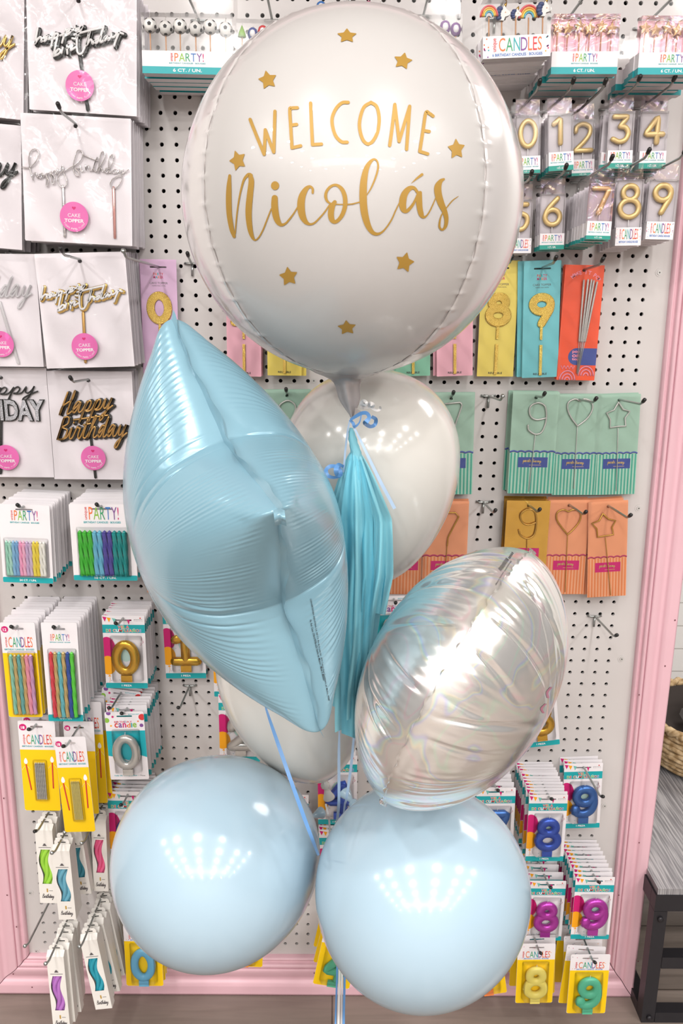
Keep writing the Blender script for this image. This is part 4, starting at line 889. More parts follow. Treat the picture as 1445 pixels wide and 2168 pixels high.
topper((188, 786), (203, 1015), 178, -.05, curpx('Happy', 128, 878, 238, 25, .32, 14)+curpx('Birthday', 122, 930, 268, 26, .28, 8)+[[(158, 888), (230, 878)]], .0017, GLDA, BLKA, [((193, 925), (203, 1010), 6, BLKA)], (200, 968, 26), 'gold on black Happy Birthday cake topper on a white card', 5, (187, 806), Lh=.155)
topper((-66, -30), (-64, 242), 230, -.09, curpx('birthday', -150, 96, 30, 26, .3, -6), .0022, MIRG, None, [((-60, 120), (-58, 236), 7, MIRG)], None, 'gold script cake topper cut by the photo edge on a white card', 7, (-66, 0))
topper((-66, 256), (-60, 520), 216, -.085, curpx('birthday', -160, 378, 36, 28, .3, 6), .0024, BLKA, None, [((-60, 390), (-58, 500), 7, BLKA)], None, 'black script cake topper cut by the photo edge on a white card', 6, (-66, 275))
topper((-22, 537), (0, 776), 188, -.075, curpx('birthday', -90, 632, 66, 26, .32, 4), .0017, ACR, None, [((1, 640), (40, 768), 7, ACR)], (6, 728, 27), 'clear acrylic birthday cake topper cut by the photo edge on a white card', 5, (-22, 555))
def hday(f, t):
    a = loc(f, -96, 888); b = loc(f, 94, 846)
    t.text('BIRTHDAY', a[0], a[1], b[0]-a[0], b[1]-a[1], -.0078, SGLIT, .03); t.text('BIRTHDAY', a[0]-.0012, a[1]-.002, b[0]-a[0]+.004, b[1]-a[1]+.003, -.0045, BLKA, .07)
topper((5, 778), (26, 1010), 182, -.05, curpx('happy', -70, 838, 80, 16, .3, 6), .0014, BLKA, None, [((3, 880), (2, 1000), 8, BLKA)], (17, 967, 27), 'glitter silver HAPPY BIRTHDAY block letter cake topper on a white card', 4, (2, 800), hday, Lh=.15)
# ---- blister cards
def cname(base): return base
def card_stack(f, n, paint, nm, lab, cat, slot, r=.003, jx=.0012, jr=.010, end=.004, t=.0008):
    if not n: return
    b = MB(); body(b, f.w, f.h, r, t, WHITE, slot); paint(b, f.w, f.h); stack(f, n, (abs(f.Y)-end)/n, b.mesh(nm), nm, lab, cat, lab.replace('spare ', '')+' stock', jx, jr)
def twist_candle(mb, x, z0, z1, r, m, y, flame=True, tw=1):
    n = 44; tw = 1.7; rows = []
    for i in range(n+1):
        t = i/n; z = z0+(z1-z0)*t; rows.append([(x+r*(1+.13*tw*math.cos(4*(a)+t*(z1-z0)/r*.9))*math.cos(a), y+r*(1+.13*tw*math.cos(4*a+t*(z1-z0)/r*.9))*math.sin(a), z) for a in [2*PI*k/20 for k in range(20)]])
    mb.grid(rows, m, True); mb.tube([(x, y, z1-.0002), (x, y, z1+.002), (x, y, z1+.0045)], [r, r*.75, r*.12], m, 10)
def candle_pack(top, bot, w, Y, kind, desc, nb, cands, zr, xr, footer=None, badge=None, Lh=None, name='candle_pack', jr=.008, hookit=True):
    """kind 'party' white card with teal foot; 'i' white head over yellow"""
    f = frame(top, bot, w, Y); o = root(name, f, desc, 'candles', 'carded candle packs'); slot = (0, f.h*.935, f.w*.34, f.h*.02); W_, H_ = f.w, f.h
    def paint(b, w, h, full=False):
        if kind == 'party':
            b.poly2(rr(-w/2+.0002, .0002, w/2-.0002, h*.07, .002), -.0003, TEAL)
            if full:
                lh = w*.20; party_logo(b, -w*.27, h*(.80 if w/h > .55 else .82), w*.54, lh)
                if footer: b.text(footer, -w*.17, h*.022, w*.34, h*.027, -.0006, PINKW, .02)
        else:
            zs = h*(.70 if w/h < .5 else .72); b.poly2([(-w/2+.0002, zs-.003), (w/2-.0002, zs-.003), (w/2-.0002, .003), (w/2-.003, .0002), (-w/2+.003, .0002), (-w/2+.0002, .003)], -.0003, YEL)
            confetti(b, w, zs+.003, h*.985, n=14)
            if full:
                party_logo(b, -w*.40, zs+h*.045, w*.80, h*.105, word='CANDLES', cols=CCOL)
            if badge: b.disc(-w*.37, h*.93, w*.10, -.0005, MAG, 14); b.text(badge, -w*.42, h*.912, w*.10, h*.03, -.0007, PINKW, .03)
    c = MB(); body(c, f.w, f.h, .003, .0008, WHITE, slot); paint(c, f.w, f.h, True); c.build('card', o)
    n = len(cands); x0, x1 = xr[0]*f.w, xr[1]*f.w; z0, z1 = zr[0]*f.h, zr[1]*f.h; r = (x1-x0)/n/2
    for i, m in enumerate(cands):
        q = MB(); x = x0+(i+.5)*(x1-x0)/n; twist_candle(q, x, z0, z1, r*.92, m, -.0008-r); q.build('candle', o)
    e = .004; blister(o, x0-e, z0-e, x1+e, z1+.009, 2*r+.003)
    card_stack(f, nb, paint, 'candle_card', 'spare '+('white card' if kind == 'party' else 'yellow card')+' behind the '+short(desc), 'candles', slot, jr=jr)
    if hookit: hook(f.mw @ Vector((0, 0, slot[1])), Lh or abs(Y)+.03, 'peg hook holding the '+short(desc))
    return f, o
cm = lambda n, c, r=.45: mat('wax_'+n, c, r)
pastel = [cm('mint', (158, 214, 192)), cm('mint_pale', (176, 222, 204)), cm('sky', (140, 190, 226)), cm('sky_deep', (126, 176, 218)), cm('rose', (250, 170, 206)), cm('rose_pale', (246, 184, 210)), cm('lilac', (206, 178, 214)), cm('lilac_pale', (212, 190, 216)), cm('yellow', (246, 226, 90)), cm('yellow_deep', (240, 214, 70)), cm('white', (244, 242, 232)), cm('ivory', (246, 244, 236))]
candle_pack((50, 1068), (60, 1234), 107, -.125, 'party', 'pack of 24 slim pastel candles', 13, pastel, (.10, .52), (-.40, .40), '24 CT. / UN.')
G3, S2, P2, T3 = cm('green', (70, 190, 60)), cm('light_blue', (110, 190, 220)), cm('violet', (84, 76, 160)), cm('sea', (16, 150, 148))
candle_pack((214, 1067), (224, 1229), 136, -.125, 'party', 'pack of ten fat twisted candles in green, blue and violet', 13, [G3, G3, G3, S2, S2, P2, P2, T3, T3, T3], (.08, .64), (-.38, .38), '10 CT. / UN.')
GRP = [cm('aqua_green', (140, 204, 180)), GOLDP, cm('aqua', (110, 180, 176)), GOLDP, cm('coral_pink', (248, 160, 180)), cm('mauve', (212, 160, 200))]
candle_pack((36, 1318), (55, 1518), 73, -.14, 'i', 'pack of 12 pastel and gold candles on a yellow card', 10, GRP, (.05, .66), (-.30, .38), badge='12')
candle_pack((124, 1318), (140, 1527), 75, -.14, 'party', 'pack of 12 bright candles with red, blue and green', 10, [cm('red', (226, 70, 84)), GOLDP, cm('cyan', (110, 196, 206)), GOLDP, cm('royal_blue', (50, 84, 170)), cm('neon_green', (96, 216, 70))], (.06, .70), (-.32, .38), '12 CT. / UN.')
def sparkle(top, bot, w, Y, m, desc, nb, jr=.012, seed=0):
    f, o = candle_pack(top, bot, w, Y, 'i', desc, nb, [m]*6, (.14, .53), (-.12, .16), badge='18', Lh=abs(Y)+.04, jr=jr)
    c = MB()
    for x, zt, lean in ((-.36, .52, .09), (.36, .54, -.02)):
        c.ptube([(x*f.w, zt*f.h), ((x+lean)*f.w, (zt-.28)*f.h)], .0012, RED, -.0008, .0003, n=6)
        c.poly2([(x*f.w+.0034*math.sin(a)*(1-.35*math.cos(a)), (zt+.04)*f.h+.0064*math.cos(a)) for a in [2*PI*k/16 for k in range(16)]], -.0009, PINKW)
        for q in (-1, 1): c.ptube([(x*f.w+q*.003, (zt-.02)*f.h), (x*f.w+q*.008, (zt-.06)*f.h)], .0002, PINKW, -.0008, .0001, n=4)
    c.build('candle_print', o); return f
sparkle((180, 1486), (196, 1700), 66, -.09, GOLDP, 'rear 18 piece sparkling candle pack in the shade on a yellow card', 6, .02)
sparkle((76, 1526), (91, 1716), 77, -.13, SILW, '18 piece silver sparkling candle pack on a yellow card', 5)
sparkle((147, 1560), (170, 1761), 66, -.172, cm('pale_gold', (216, 200, 120), .35), '18 piece pale gold sparkling candle pack on a yellow card', 3, .03)
# number candle cards
VT = [RED, ORA, LIME, RED, BLU, ORA, PINKW, RED, GRN, ORA]
VSL = lambda w, h: (0, h*.935, w*.40, h*.022)
def vela_paint(b, w, h, full=False):
    y = -.0003; b.rect(-w/2+.0001, h*.765, w/2-.0001, h*.875, y, TEAL); b.poly2(rr(-w/2+.0001, .0001, w/2-.0001, h*.075, .0015, 2), y, TEAL)
    for i, (x, s, m) in enumerate(((-.44, 1, MAG), (-.34, 1, AMB), (-.22, .9, SEA), (-.03, .8, SEA), (.12, .7, MAG))):
        if i < 3 or i == 4: b.poly2([((x-.05*s)*w, h*(.985-.01*i)), ((x+.05*s)*w, h*(.975-.01*i)), ((x+.005)*w, h*(.915-.01*i))], y, m)
    if not full:
        b.poly2([(-w/2+.0001, h*.60), (-w*.3, h*.62), (-w*.26, h*.5), (-w*.36, h*.37), (-w/2+.0001, h*.36)], y, MAG); b.poly2([(-w/2+.0001, h*.36), (-w*.3, h*.34), (-w*.32, h*.2), (-w/2+.0001, h*.15)], y, AMB); return
    clip = lambda P: [(max(x, -w/2+.0002), z) for x, z in P]
    b.poly2(clip(ell(-w*.42, h*.555, w*.20, h*.155)), y-.0001, MAG); b.poly2(clip(ell(-w*.42, h*.32, w*.19, h*.13)), y-.0002, AMB); b.poly2([(-w*.40, h*.19), (-w*.44, h*.165), (-w*.36, h*.165)], y, AMB)
    b.ptube([(-w*.40, h*.165), (-w*.39, h*.12), (-w*.41, h*.085)], w*.004, AMB, y, .0001, n=4)
    b.poly2(ell(w*.02, h*.50, w*.17, h*.13), y-.0001, mat('mint_balloon_print', (186, 216, 208), .5))
    b.logo('VELA', -w*.14, h*.825, w*.28, h*.038, y-.0003, VT, .02, PINKW); b.logo('DE CUMPLEAÑOS', -w*.42, h*.778, w*.84, h*.036, y-.0003, VT[2:]+VT, .02, PINKW)
    b.text('1 PIEZA', -w*.12, h*.026, w*.24, h*.026, y-.0003, PINKW, .03)
    for q, (x, z) in enumerate(((.40, .70), (.43, .66), (.38, .63))): b.ptube([(x*w, z*h), ((x+.02)*w, (z-.02)*h), ((x-.005)*w, (z-.035)*h)], w*.004, MAG, y, .0001, n=4)
    confetti(b, w*.9, h*.1, h*.7, y, 10, 3); b.text('granmark', w*.25, h*.938, w*.2, h*.014, y, INK); b.disc(w*.40, h*.965, w*.018, y, RED, 8); b.text('El placer de vivir', w*.25, h*.922, w*.21, h*.007, y, INK)
AMC = [MAG, ORA, RED, BLU, PUR, GRN]
def am_paint(b, w, h, full=False):
    y = -.0003; b.poly2([(-w/2+.0001, h*.725), (w/2-.0001, h*.725), (w/2-.0001, h*.33), (w*.34, h*.36), (w*.2, h*.31), (0, h*.29), (-w*.2, h*.33), (-w/2+.0001, h*.36)], y, AMTEAL)
    for x, z, r, m in ((-.46, .88, .07, LIME), (-.30, .93, .03, MAG), (-.36, .80, .025, AMB), (.45, .92, .09, RED), (.42, .80, .05, PUR), (.34, .86, .022, ORA), (-.40, .985, .06, PUR)): b.poly2([(min(max(p, -w/2+.0002), w/2-.0002), min(q, h-.0002)) for p, q in ell(x*w, z*h, r*w, r*w, n=16)], y, m)
    if full:
        b.logo('BIRTHDAY', -w*.27, h*.842, w*.46, h*.026, y-.0002, [RED, PUR, RED, MAG], .01); b.logo('candle', -w*.27, h*.772, w*.58, h*.066, y-.0002, [RED, PUR, MAG, ORA, TEAL, LIME], .02)
        b.text('amscan', w*.1, h*.955, w*.28, h*.016, y, AMTEAL); b.text('Vela de Cumpleaños', -w*.40, h*.045, w*.6, h*.026, y, AMTEAL, .02); b.text('1 Pieza', w*.24, h*.047, w*.17, h*.02, y, INK)
def icard_paint(b, w, h, full=False):
    zs = h*.735; b.poly2([(-w/2+.0002, zs), (w/2-.0002, zs), (w/2-.0002, .003), (w/2-.003, .0002), (-w/2+.003, .0002), (-w/2+.0002, .003)], -.0003, YEL); confetti(b, w, zs+.003, h*.985, n=14)
    if full: party_logo(b, -w*.38, zs+h*.035, w*.76, h*.105, word='CANDLES', cols=CCOL, sub=False); b.text('BIRTHDAY CANDLE · BOUGIE', -w*.33, zs+h*.012, w*.66, h*.016, -.0005, BLU, .02)
PAINT = {'vela': vela_paint, 'am': am_paint, 'i': icard_paint}
def number(kind, d, m, top, bot, w, Y, desc, nb=0, Lh=None, jr=.010, glyph_d=None, jx=.0012, hk=True):
    f = frame(top, bot, w, Y); o = root('number_candle_pack', f, desc, 'number candle', 'carded number candles'); slot = VSL(f.w, f.h); W_, H_ = f.w, f.h
    rad = .001 if kind == 'vela' else .003
    c = MB(); body(c, W_, H_, rad, .0008, WHITE, slot); PAINT[kind](c, W_, H_, True); c.build('card', o)
    z0, hh = (.19, .50) if kind == 'vela' else ((.17, .53) if kind == 'am' else (.12, .54))
    cx = W_*(.03 if kind == 'vela' else 0); dg = glyph_d or d
    q = MB(); r = W_*(.115 if kind != 'i' else .11); hd = H_*hh; digit(q, dg, cx, H_*z0+r*.7, hd-r*1.4, r, m, -.0068, .0062, .85, (1.0 if kind == 'i' else 1.12) if d != '1' else 1.25); co = q.build('candle', o)
    s = MB(); sw = W_*.13; s.box(cx-sw, -.0095, H_*(z0-.075), cx+sw, -.004, H_*(z0+.015), m); s.build('stake', co)
    wk = MB(); wk.ptube([(cx, H_*(z0+hh)-.002), (cx+.0008, H_*(z0+hh)+.004)], .0006, PINKW, -.007, .0006, n=5); wk.build('wick', co)
    if kind != 'vela': blister(o, -W_*.36, H_*(z0-.05), W_*.36, H_*(z0+hh+.05), .0145)
    else: blister(o, -W_*.34, H_*(z0-.09), W_*.42, H_*(z0+hh+.04), .0145)
    card_stack(f, nb, PAINT[kind], 'number_card', 'spare '+{'vela': 'teal banded', 'am': 'aqua', 'i': 'yellow'}[kind]+' card behind the '+short(desc), 'number candle', slot, rad, jx, jr)
    if hk: hook(f.mw @ Vector((0, 0, slot[1])), Lh or abs(Y)+.055, 'peg hook holding the '+short(desc))
    return f
SILM = mat('metallic_silver', (206, 204, 200), .25, .6); BLUM = mat('metallic_blue', (56, 92, 196), .25, .55); BLUD = mat('metallic_cobalt', (62, 112, 186), .25, .55); PURM = mat('metallic_orchid', (200, 66, 186), .25, .55)
number('vela', '0', GOLDM, (260, 1303), (269, 1457), 89, -.085, 'metallic gold number 0 candle', 8)
number('vela', '1', GOLDM, (386, 1285), (394, 1436), 86, -.02, 'metallic gold number 1 candle', 1, .05, glyph_d='one')
number('vela', '2', GOLDM, (492, 1325), (496, 1475), 86, -.02, 'metallic gold number 2 candle mostly hidden by the star balloon')
number('vela', '2', SILM, (505, 1470), (508, 1612), 86, -.03, 'metallic silver number 2 candle beside the lower white balloon', 0)
number('am', '0', SILM, (262, 1507), (275, 1650), 82, -.13, 'silver number 0 candle on an aqua card', 0, .15)
fz = frame((264, 1500), (277, 1648), 86, -.118); card_stack(fz, 9, vela_paint, 'number_card', 'spare teal banded card behind the silver number 0 candle', 'number candle', VSL(fz.w, fz.h), .001)
number('vela', '0', BLUM, (270, 1676), (278, 1827), 86, -.075, 'metallic blue number 0 candle left of the blue balloon', 6)
number('am', '9', SILM, (257, 1460), (245, 1599), 81, -.06, 'silver number 9 candle on an aqua card', 4, .15, glyph_d='nine')
number('am', '8', SILM, (1161, 1273), (1155, 1420), 82, -.03, 'silver number 8 candle hidden behind the silver balloon') if False else None
number('am', '5', SILM, (833, 1262), (834, 1405), 84, -.04, 'aqua birthday candle card peeping out between tassel and silver balloon', 2)
number('vela', '8', GOLDM, (1134, 1440), (1145, 1580), 80, -.03, 'metallic gold number 8 candle tilted behind the silver balloon', 1, .13)
number('vela', '9', BLUD, (1235, 1616), (1228, 1753), 81, -.03, 'metallic blue number 9 candle', 2, .16, glyph_d='nine')
number('vela', '8', BLUM, (1161, 1683), (1151, 1823), 81, -.125, 'metallic blue number 8 candle', 11, .15)
number('vela', '7', BLUD, (1050, 1668), (1044, 1805), 82, -.09, 'metallic blue number 7 candle half behind a blue balloon', 5, .11)
number('vela', '8', PURM, (1158, 1865), (1147, 1991), 80, -.10, 'metallic orchid number 8 candle', 4, .13)
number('vela', '9', PURM, (1260, 1857), (1247, 1988), 82, -.125, 'metallic orchid number 9 candle', 9, .15, glyph_d='nine')
number('vela', '4', BLUM, (714, 1600), (714, 1745), 83, -.04, 'metallic blue number candle seen through the gap below the lower white balloon', 1, .08)
number('vela', '3', BLUM, (611, 1683), (612, 1825), 83, -.04, 'number candle card behind the left blue balloon next to the lower knot', 0, .07)
number('vela', '4', PURM, (717, 1757), (716, 1890), 83, -.05, 'number candle card between the two blue balloons', 3, .08)
number('i', '0', cm('powder_blue', (110, 182, 220), .4), (300, 1958), (307, 2087), 79, -.10, 'powder blue number 0 candle on a yellow card', 6, .15)
number('i', '2', cm('wax_orange', (246, 150, 60), .4), (520, 1922), (516, 2046), 79, -.09, 'number candle on a yellow card under the left blue balloon', 0)
number('i', '4', cm('leaf_green', (84, 176, 140), .4), (727, 1968), (700, 2088), 79, -.11, 'green number 4 candle on a tilted yellow card', 2, jr=.03)
number('i', '7', cm('tangerine', (252, 140, 70), .4), (1017, 1985), (1034, 2106), 79, -.11, 'orange number candle on a yellow card under the right blue balloon', 2, jr=.03)
number('i', '8', cm('lemon', (252, 234, 120), .4), (1136, 1998), (1129, 2123), 79, -.13, 'lemon yellow number 8 candle on a yellow card', 6, .165, jr=.03, jx=.004)
number('i', '9', cm('jade', (92, 200, 160), .4), (1250, 2021), (1239, 2145), 83, -.155, 'jade green number 9 candle on a yellow card', 6, .185, jr=.05, jx=.006, glyph_d='nine')
# ---- slim carded glitter numbers
CARDC = {'lilac': (226, 186, 220), 'pink': (248, 184, 200), 'lemon': (246, 222, 104), 'mint': (140, 208, 176), 'aqua': (112, 196, 204)}
def slim(colour, d, top, bot, w, Y, desc, nb=0, Lh=.12, silver=False):
    m = mat(colour+'_card', CARDC[colour], .5); f = frame(top, bot, w, Y); o = root('glitter_number_pack', f, desc, 'cake topper', 'glitter number toppers'); w, h = f.w, f.h; slot = (0, h*.935, w*.46, h*.014)
    c = MB(); body(c, w, h, .001, .0009, m, slot); y = -.0003
    c.logo('PARTY', -w*.14, h*.865, w*.28, h*.022, y, [RED, ORA, TEAL, MAG], .02); c.logo('MAKER', -w*.14, h*.838, w*.28, h*.022, y, [MAG, TEAL, ORA, RED], .02)
    c.text('CAKE TOPPER', -w*.25, h*.79, w*.5, h*.018, y, INK); c.text('TOPPER PARA PASTEL', -w*.19, h*.772, w*.38, h*.008, y, INK); c.text('REUSABLE', -w*.19, h*.022, w*.38, h*.018, y, BLACK, .02); c.build('card', o)
    q = MB(); r = w*.115; digit(q, d, 0, h*.435+r*.8, h*.30-1.6*r, r, GGLIT, -.0022, .0012, .6, 1.25); q.build('glitter_number', o)
    s = MB(); s.box(-w*.035, -.003, h*.33, w*.035, -.0014, h*.46, GGLIT); s.box(-w*.04, -.0035, .004, w*.04, -.0014, h*.285, GGLIT); s.build('stick', o)
    sl = MB(); ph = random.uniform(0, 6); sl.grid([[((u/10-.5)*(w+.006), -.0062-.0012*math.sin(u*1.3+ph+v*.4)*math.sin(v*.8+ph), v/24*(h+.004)-.002) for u in range(11)] for v in range(25)], SLEEVE); sl.build('sleeve', o)
    if nb:
        b = MB(); body(b, w, h, .001, .0009, m, slot); stack(f, nb, (abs(Y)-.004)/nb, b.mesh('spare_card'), 'glitter_number_card', 'spare '+colour+' card behind the '+short(desc), 'cake topper', colour+' spare cards behind the '+short(desc), .0035, .008)
    hook(f.mw @ Vector((0, 0, slot[1])), Lh, 'peg hook holding the '+short(desc), silver=silver)
slim('lilac', '0', (334, 549), (342, 793), 76, -.02, 'gold glitter number 0 topper on a lilac card', 1, .27, True)
slim('pink', '2', (514, 551), (517, 797), 73, -.03, 'gold glitter number topper on a pink card left of the lemon one', 2)
slim('lemon', '3', (601, 551), (602, 795), 73, -.03, 'gold glitter number topper on a lemon card under the lettered balloon', 2)
slim('mint', '6', (874, 551), (874, 796), 73, -.02, 'gold glitter number topper on a mint card under the lettered balloon', 1)
slim('pink', '7', (962, 551), (962, 796), 77, -.03, 'gold glitter number topper on a pink card right of the mint one', 2)
slim('lemon', '8', (1060, 551), (1047, 797), 78, -.02, 'gold glitter number 8 topper on a lemon card', 1)
slim('aqua', '9', (1148, 552), (1142, 799), 77, -.035, 'gold glitter number 9 topper on an aqua card', 3, .13)
def sparkler():
    desc = 'bundle of silver sparklers on a red card'; f = frame((1238, 561), (1217, 805), 82, -.035); w, h = f.w, f.h; m = mat('vermilion_card', (240, 84, 44), .5); o = root('sparkler_pack', f, desc, 'sparklers', 'carded sparklers')
    PKP = mat('candy_pink_print', (250, 150, 170), .5); slot = (0, h*.955, .008, .005)
    c = MB(); body(c, w, h, .001, .0012, m, slot); y = -.0003
    for i, ch in enumerate('MAKE IT POP'):
        a = math.radians(140-i*10); vs, fs, bb = glyph(ch, .03); q = w*.13; an = a-PI/2; x0, z0 = w*.02+w*.40*math.cos(a), h*.80+w*.36*math.sin(a)
        if vs: c.add([(x0+(v[0]*math.cos(an)-v[1]*math.sin(an))*q, y, z0+(v[0]*math.sin(an)+v[1]*math.cos(an))*q) for v in vs], fs, PKP)
    c.poly2(ell(-w*.02, h*.21, w*.22, h*.075, 90, 270)+[(w/2-.0002, h*.135), (w/2-.0002, h*.285)], y, NAVY)
    for t, z in (('pop', .235), ('on', .203), ('top', .171)): c.text(t, -w*.14, h*z, w*.2, h*.027, y-.0003, PKP, .03)
    for x in (-.22, .26):
        for r in (.20, .13, .06): c.ptube(ell(x*w, h*(.0+.04*(x > 0)), w*r, w*r*1.2, 0, 180, 14), w*.022, PKP, y, .0002, n=4, caps=False)
    for k in range(4): c.ptube([(w*(-.40+.09*k), h*.125), (w*(-.365+.09*k), h*.095), (w*(-.33+.09*k), h*.125)], w*.014, PKP, y, .0002, n=4)
    c.build('card', o); GS = mat('sparkler_coating', (196, 194, 190), .5, .4); bump(GS, 800, .8, .0005, 0, 'VOR')
    for xt, yt in ((1234, 594), (1243, 593), (1250, 593), (1255, 595), (1262, 598)):
        q = MB(); a = loc(f, xt, yt); b = loc(f, 1224+(xt-1234)*.45, 722); e = loc(f, 1219+(xt-1234)*.1, 790); q.ptube([a, b], .0018, GS, -.004, .0018, n=8); q.ptube([b, e], .0006, STEEL, -.004, .0006, n=5); q.build('sparkler', o)
    sl = MB(); sl.grid([[((u/10-.5)*(w+.004), -.0085-.0014*math.sin(u*1.1+v*.7)*math.sin(v*.5+1), v/24*h) for u in range(11)] for v in range(25)], SLEEVE); sl.build('sleeve', o)
    b = MB(); body(b, w, h, .001, .0012, m, slot); stack(f, 3, .01, b.mesh('spare_card'), 'sparkler_card', 'spare red card hanging behind the silver sparklers', 'sparklers', 'spare red sparkler cards', .0025, .012)
    hook(f.mw @ Vector((0, 0, slot[1])), .14, 'peg hook holding the '+short(desc))
sparkler()
# ---- wire sparkler cards
def wirecard(base, top, bot, w, Y, shapes, stem, wm, desc, nb, Lh, off=(945, 500), s=2.89, foil=None, cursv=True):
    pal = {'mint': ((160, 194, 175), (70, 168, 146), (174, 212, 192), NAVY, mat('periwinkle_print', (84, 98, 178), .5)), 'orange': ((236, 156, 114), (230, 132, 78), (240, 170, 130), MAG, mat('raspberry_print', (196, 60, 110), .5))}[base]
    m = foil or mat(base+'_wire_card', pal[0], .5); f = frame(top, bot, w, Y); w, h = f.w, f.h; o = root('wire_sparkler_pack', f, desc, 'sparkler', base+' wire sparkler packs'); slot = (0, h*.945, .006, .005); y = -.0003
    def paint(b, full):
        b.rect(-w/2+.0003, .0003, w/2-.0003, h*.41, y, mat(base+'_band', pal[2], .5)); n = 13
        for k in range(n): x = -w/2+(k+.25)*w/n; b.rect(x, .0003, x+w/n*.5, h*.41, y-.0001, mat(base+'_stripe', pal[1], .5))
        wv = [(-w/2+w*i/48, h*(.415+.012*abs(math.sin(PI*i/8)))) for i in range(49)]; b.ptube(wv, w*.018, pal[4], y-.0001, .0002, n=4, caps=False)
        if full:
            b.rect(-w*.31, h*.265, w*.34, h*.365, y-.0003, pal[3])
            for sx in cursive('pardr', -w*.2, h*.318, -w*.02, h*.018, .1)+cursive('baray', w*.02, h*.316, w*.2, h*.016, .1): b.ptube(sx, w*.006, GOLDP, y-.0004, .0001, n=4)
            b.rect(-w*.06, h*.286, w*.2, h*.290, y-.0004, GOLDP)
    c = MB(); body(c, w, h, .001, .001, m, slot)
    if not foil: paint(c, True)
    else: q0, q1 = loc(f, 1083, 1160), loc(f, 1139, 1179); c.rect(q0[0], q1[1], q1[0], q0[1], y, MAG)
    c.build('card', o)
    q = MB()
    for pts, smooth in shapes: P = Z(pts, off[0], off[1], s); q.ptube(locs(f, catmull(P, 5) if smooth else P), .0016, wm, -.0032, .0016, n=8)
    wo = q.build('sparkler_wire', o); st = MB(); st.ptube(locs(f, Z(stem, off[0], off[1], s)), .0008, wm, -.003, .0008, n=6); st.build('stem', wo)
    sl = MB(); ph = random.uniform(0, 6); sl.grid([[((u/10-.5)*(w+.005), -.0068-.0014*math.sin(u*1.1+ph+v*.5)*math.sin(v*.6+ph), v/22*(h+.004)-.002) for u in range(11)] for v in range(23)], SLEEVE); sl.build('sleeve', o)
    if nb:
        b = MB(); body(b, w, h, .001, .001, m, slot); (None if foil else paint(b, False)); stack(f, nb, (abs(Y)-.004)/nb, b.mesh('spare_card'), 'wire_sparkler_card', 'spare card behind the '+short(desc), 'sparkler', 'spare cards behind the '+short(desc), .0022, .008)
    hook(f.mw @ Vector((0, 0, slot[1])), Lh, 'peg hook holding the '+short(desc))
nine = [(495, 1155), (500, 1185), (540, 1210), (580, 1195), (605, 1130), (605, 1060), (590, 1030), (555, 1018), (515, 1035), (503, 1070), (515, 1105), (550, 1122), (600, 1112)]
wirecard('mint', (1135, 830), (1121, 1045), 97, -.035, [(nine, True)], [(540, 1212), (500, 1560)], SILW, 'silver wire number 9 sparkler on a mint card', 3, .10)
wirecard('mint', (1226, 835), (1212, 1048), 92, -.025, [([(797, 1160), (760, 1110), (738, 1060), (740, 1020), (765, 1000), (790, 996), (812, 1006), (840, 995), (872, 1005), (890, 1035), (882, 1075), (850, 1120), (797, 1160)], True)], [(797, 1160), (775, 1540)], SILW, 'silver wire heart sparkler on a mint card', 2, .13)
stS = [(1048, 1015), (1075, 1058), (1117, 1070), (1087, 1110), (1092, 1160), (1045, 1162), (995, 1170), (997, 1120), (975, 1080), (1020, 1062), (1048, 1015)]
wirecard('mint', (1311, 835), (1299, 1047), 89, -.02, [(stS, False)], [(1045, 1175), (1035, 1555)], SILW, 'silver wire star sparkler on a mint card', 1, .15)
wirecard('mint', (955, 832), (951, 1047), 97, -.03, [([(1103, 215), (1190, 207), (1200, 212), (1205, 225), (1145, 400), (1138, 440)], False)], [(1138, 440), (1130, 760)], SILW, 'silver wire number 7 sparkler on a mint card', 3, .06, off=(560, 780))
wirecard('mint', (607, 826), (610, 1040), 96, -.03, [([(88, 250), (95, 220), (140, 195), (180, 215), (188, 255), (150, 330), (95, 400), (180, 400)], True)], [(140, 400), (140, 720)], SILW, 'silver wire number 2 sparkler on a mint card behind the balloons', 3, .06, off=(560, 780))
wirecard('mint', (862, 830), (860, 1046), 92, -.02, [([(800, 215), (900, 215)], False)], [(850, 215), (850, 700)], SILW, 'mint sparkler card behind the upper white balloon', 0, .04, off=(560, 780))
GFO = mat('gold_foil_card', (226, 180, 84), .22, .8); bump(GFO, 12, .5, .01, 2)
n9 = [(440, 295), (450, 325), (490, 345), (530, 325), (545, 270), (545, 210), (530, 175), (497, 165), (460, 185), (448, 215), (465, 250), (500, 262), (540, 248)]
wirecard('orange', (1119, 1060), (1106, 1252), 91, -.04, [(n9, True)], [(490, 345), (485, 600)], GOLDW, 'gold wire number 9 sparkler on a gold foil card', 2, .13, off=(945, 1020), foil=GFO)
wirecard('orange', (1205, 1059), (1192, 1258), 85, -.03, [([(737, 320), (700, 275), (672, 230), (672, 190), (695, 172), (720, 170), (742, 180), (765, 169), (798, 172), (818, 200), (808, 242), (775, 285), (737, 320)], True)], [(737, 320), (722, 670)], GOLDW, 'gold wire heart sparkler on an orange card', 2, .14, off=(945, 1020))
wirecard('orange', (1287, 1061), (1283, 1263), 83, -.035, [([(952, 193), (985, 225), (1030, 235), (1008, 275), (1017, 320), (965, 328), (920, 335), (915, 285), (885, 252), (930, 235), (952, 193)], False)], [(968, 340), (1000, 690)], GOLDW, 'gold wire star sparkler on an orange card', 2, .16, off=(945, 1020))
wirecard('orange', (945, 1061), (938, 1258), 94, -.03, [([(1090, 880), (1165, 880), (1185, 905), (1120, 1030), (1115, 1080)], False)], [(1115, 1080), (1100, 1280)], GOLDW, 'gold wire number 7 sparkler on an orange card beside the upper white balloon', 3, .07, off=(560, 780))
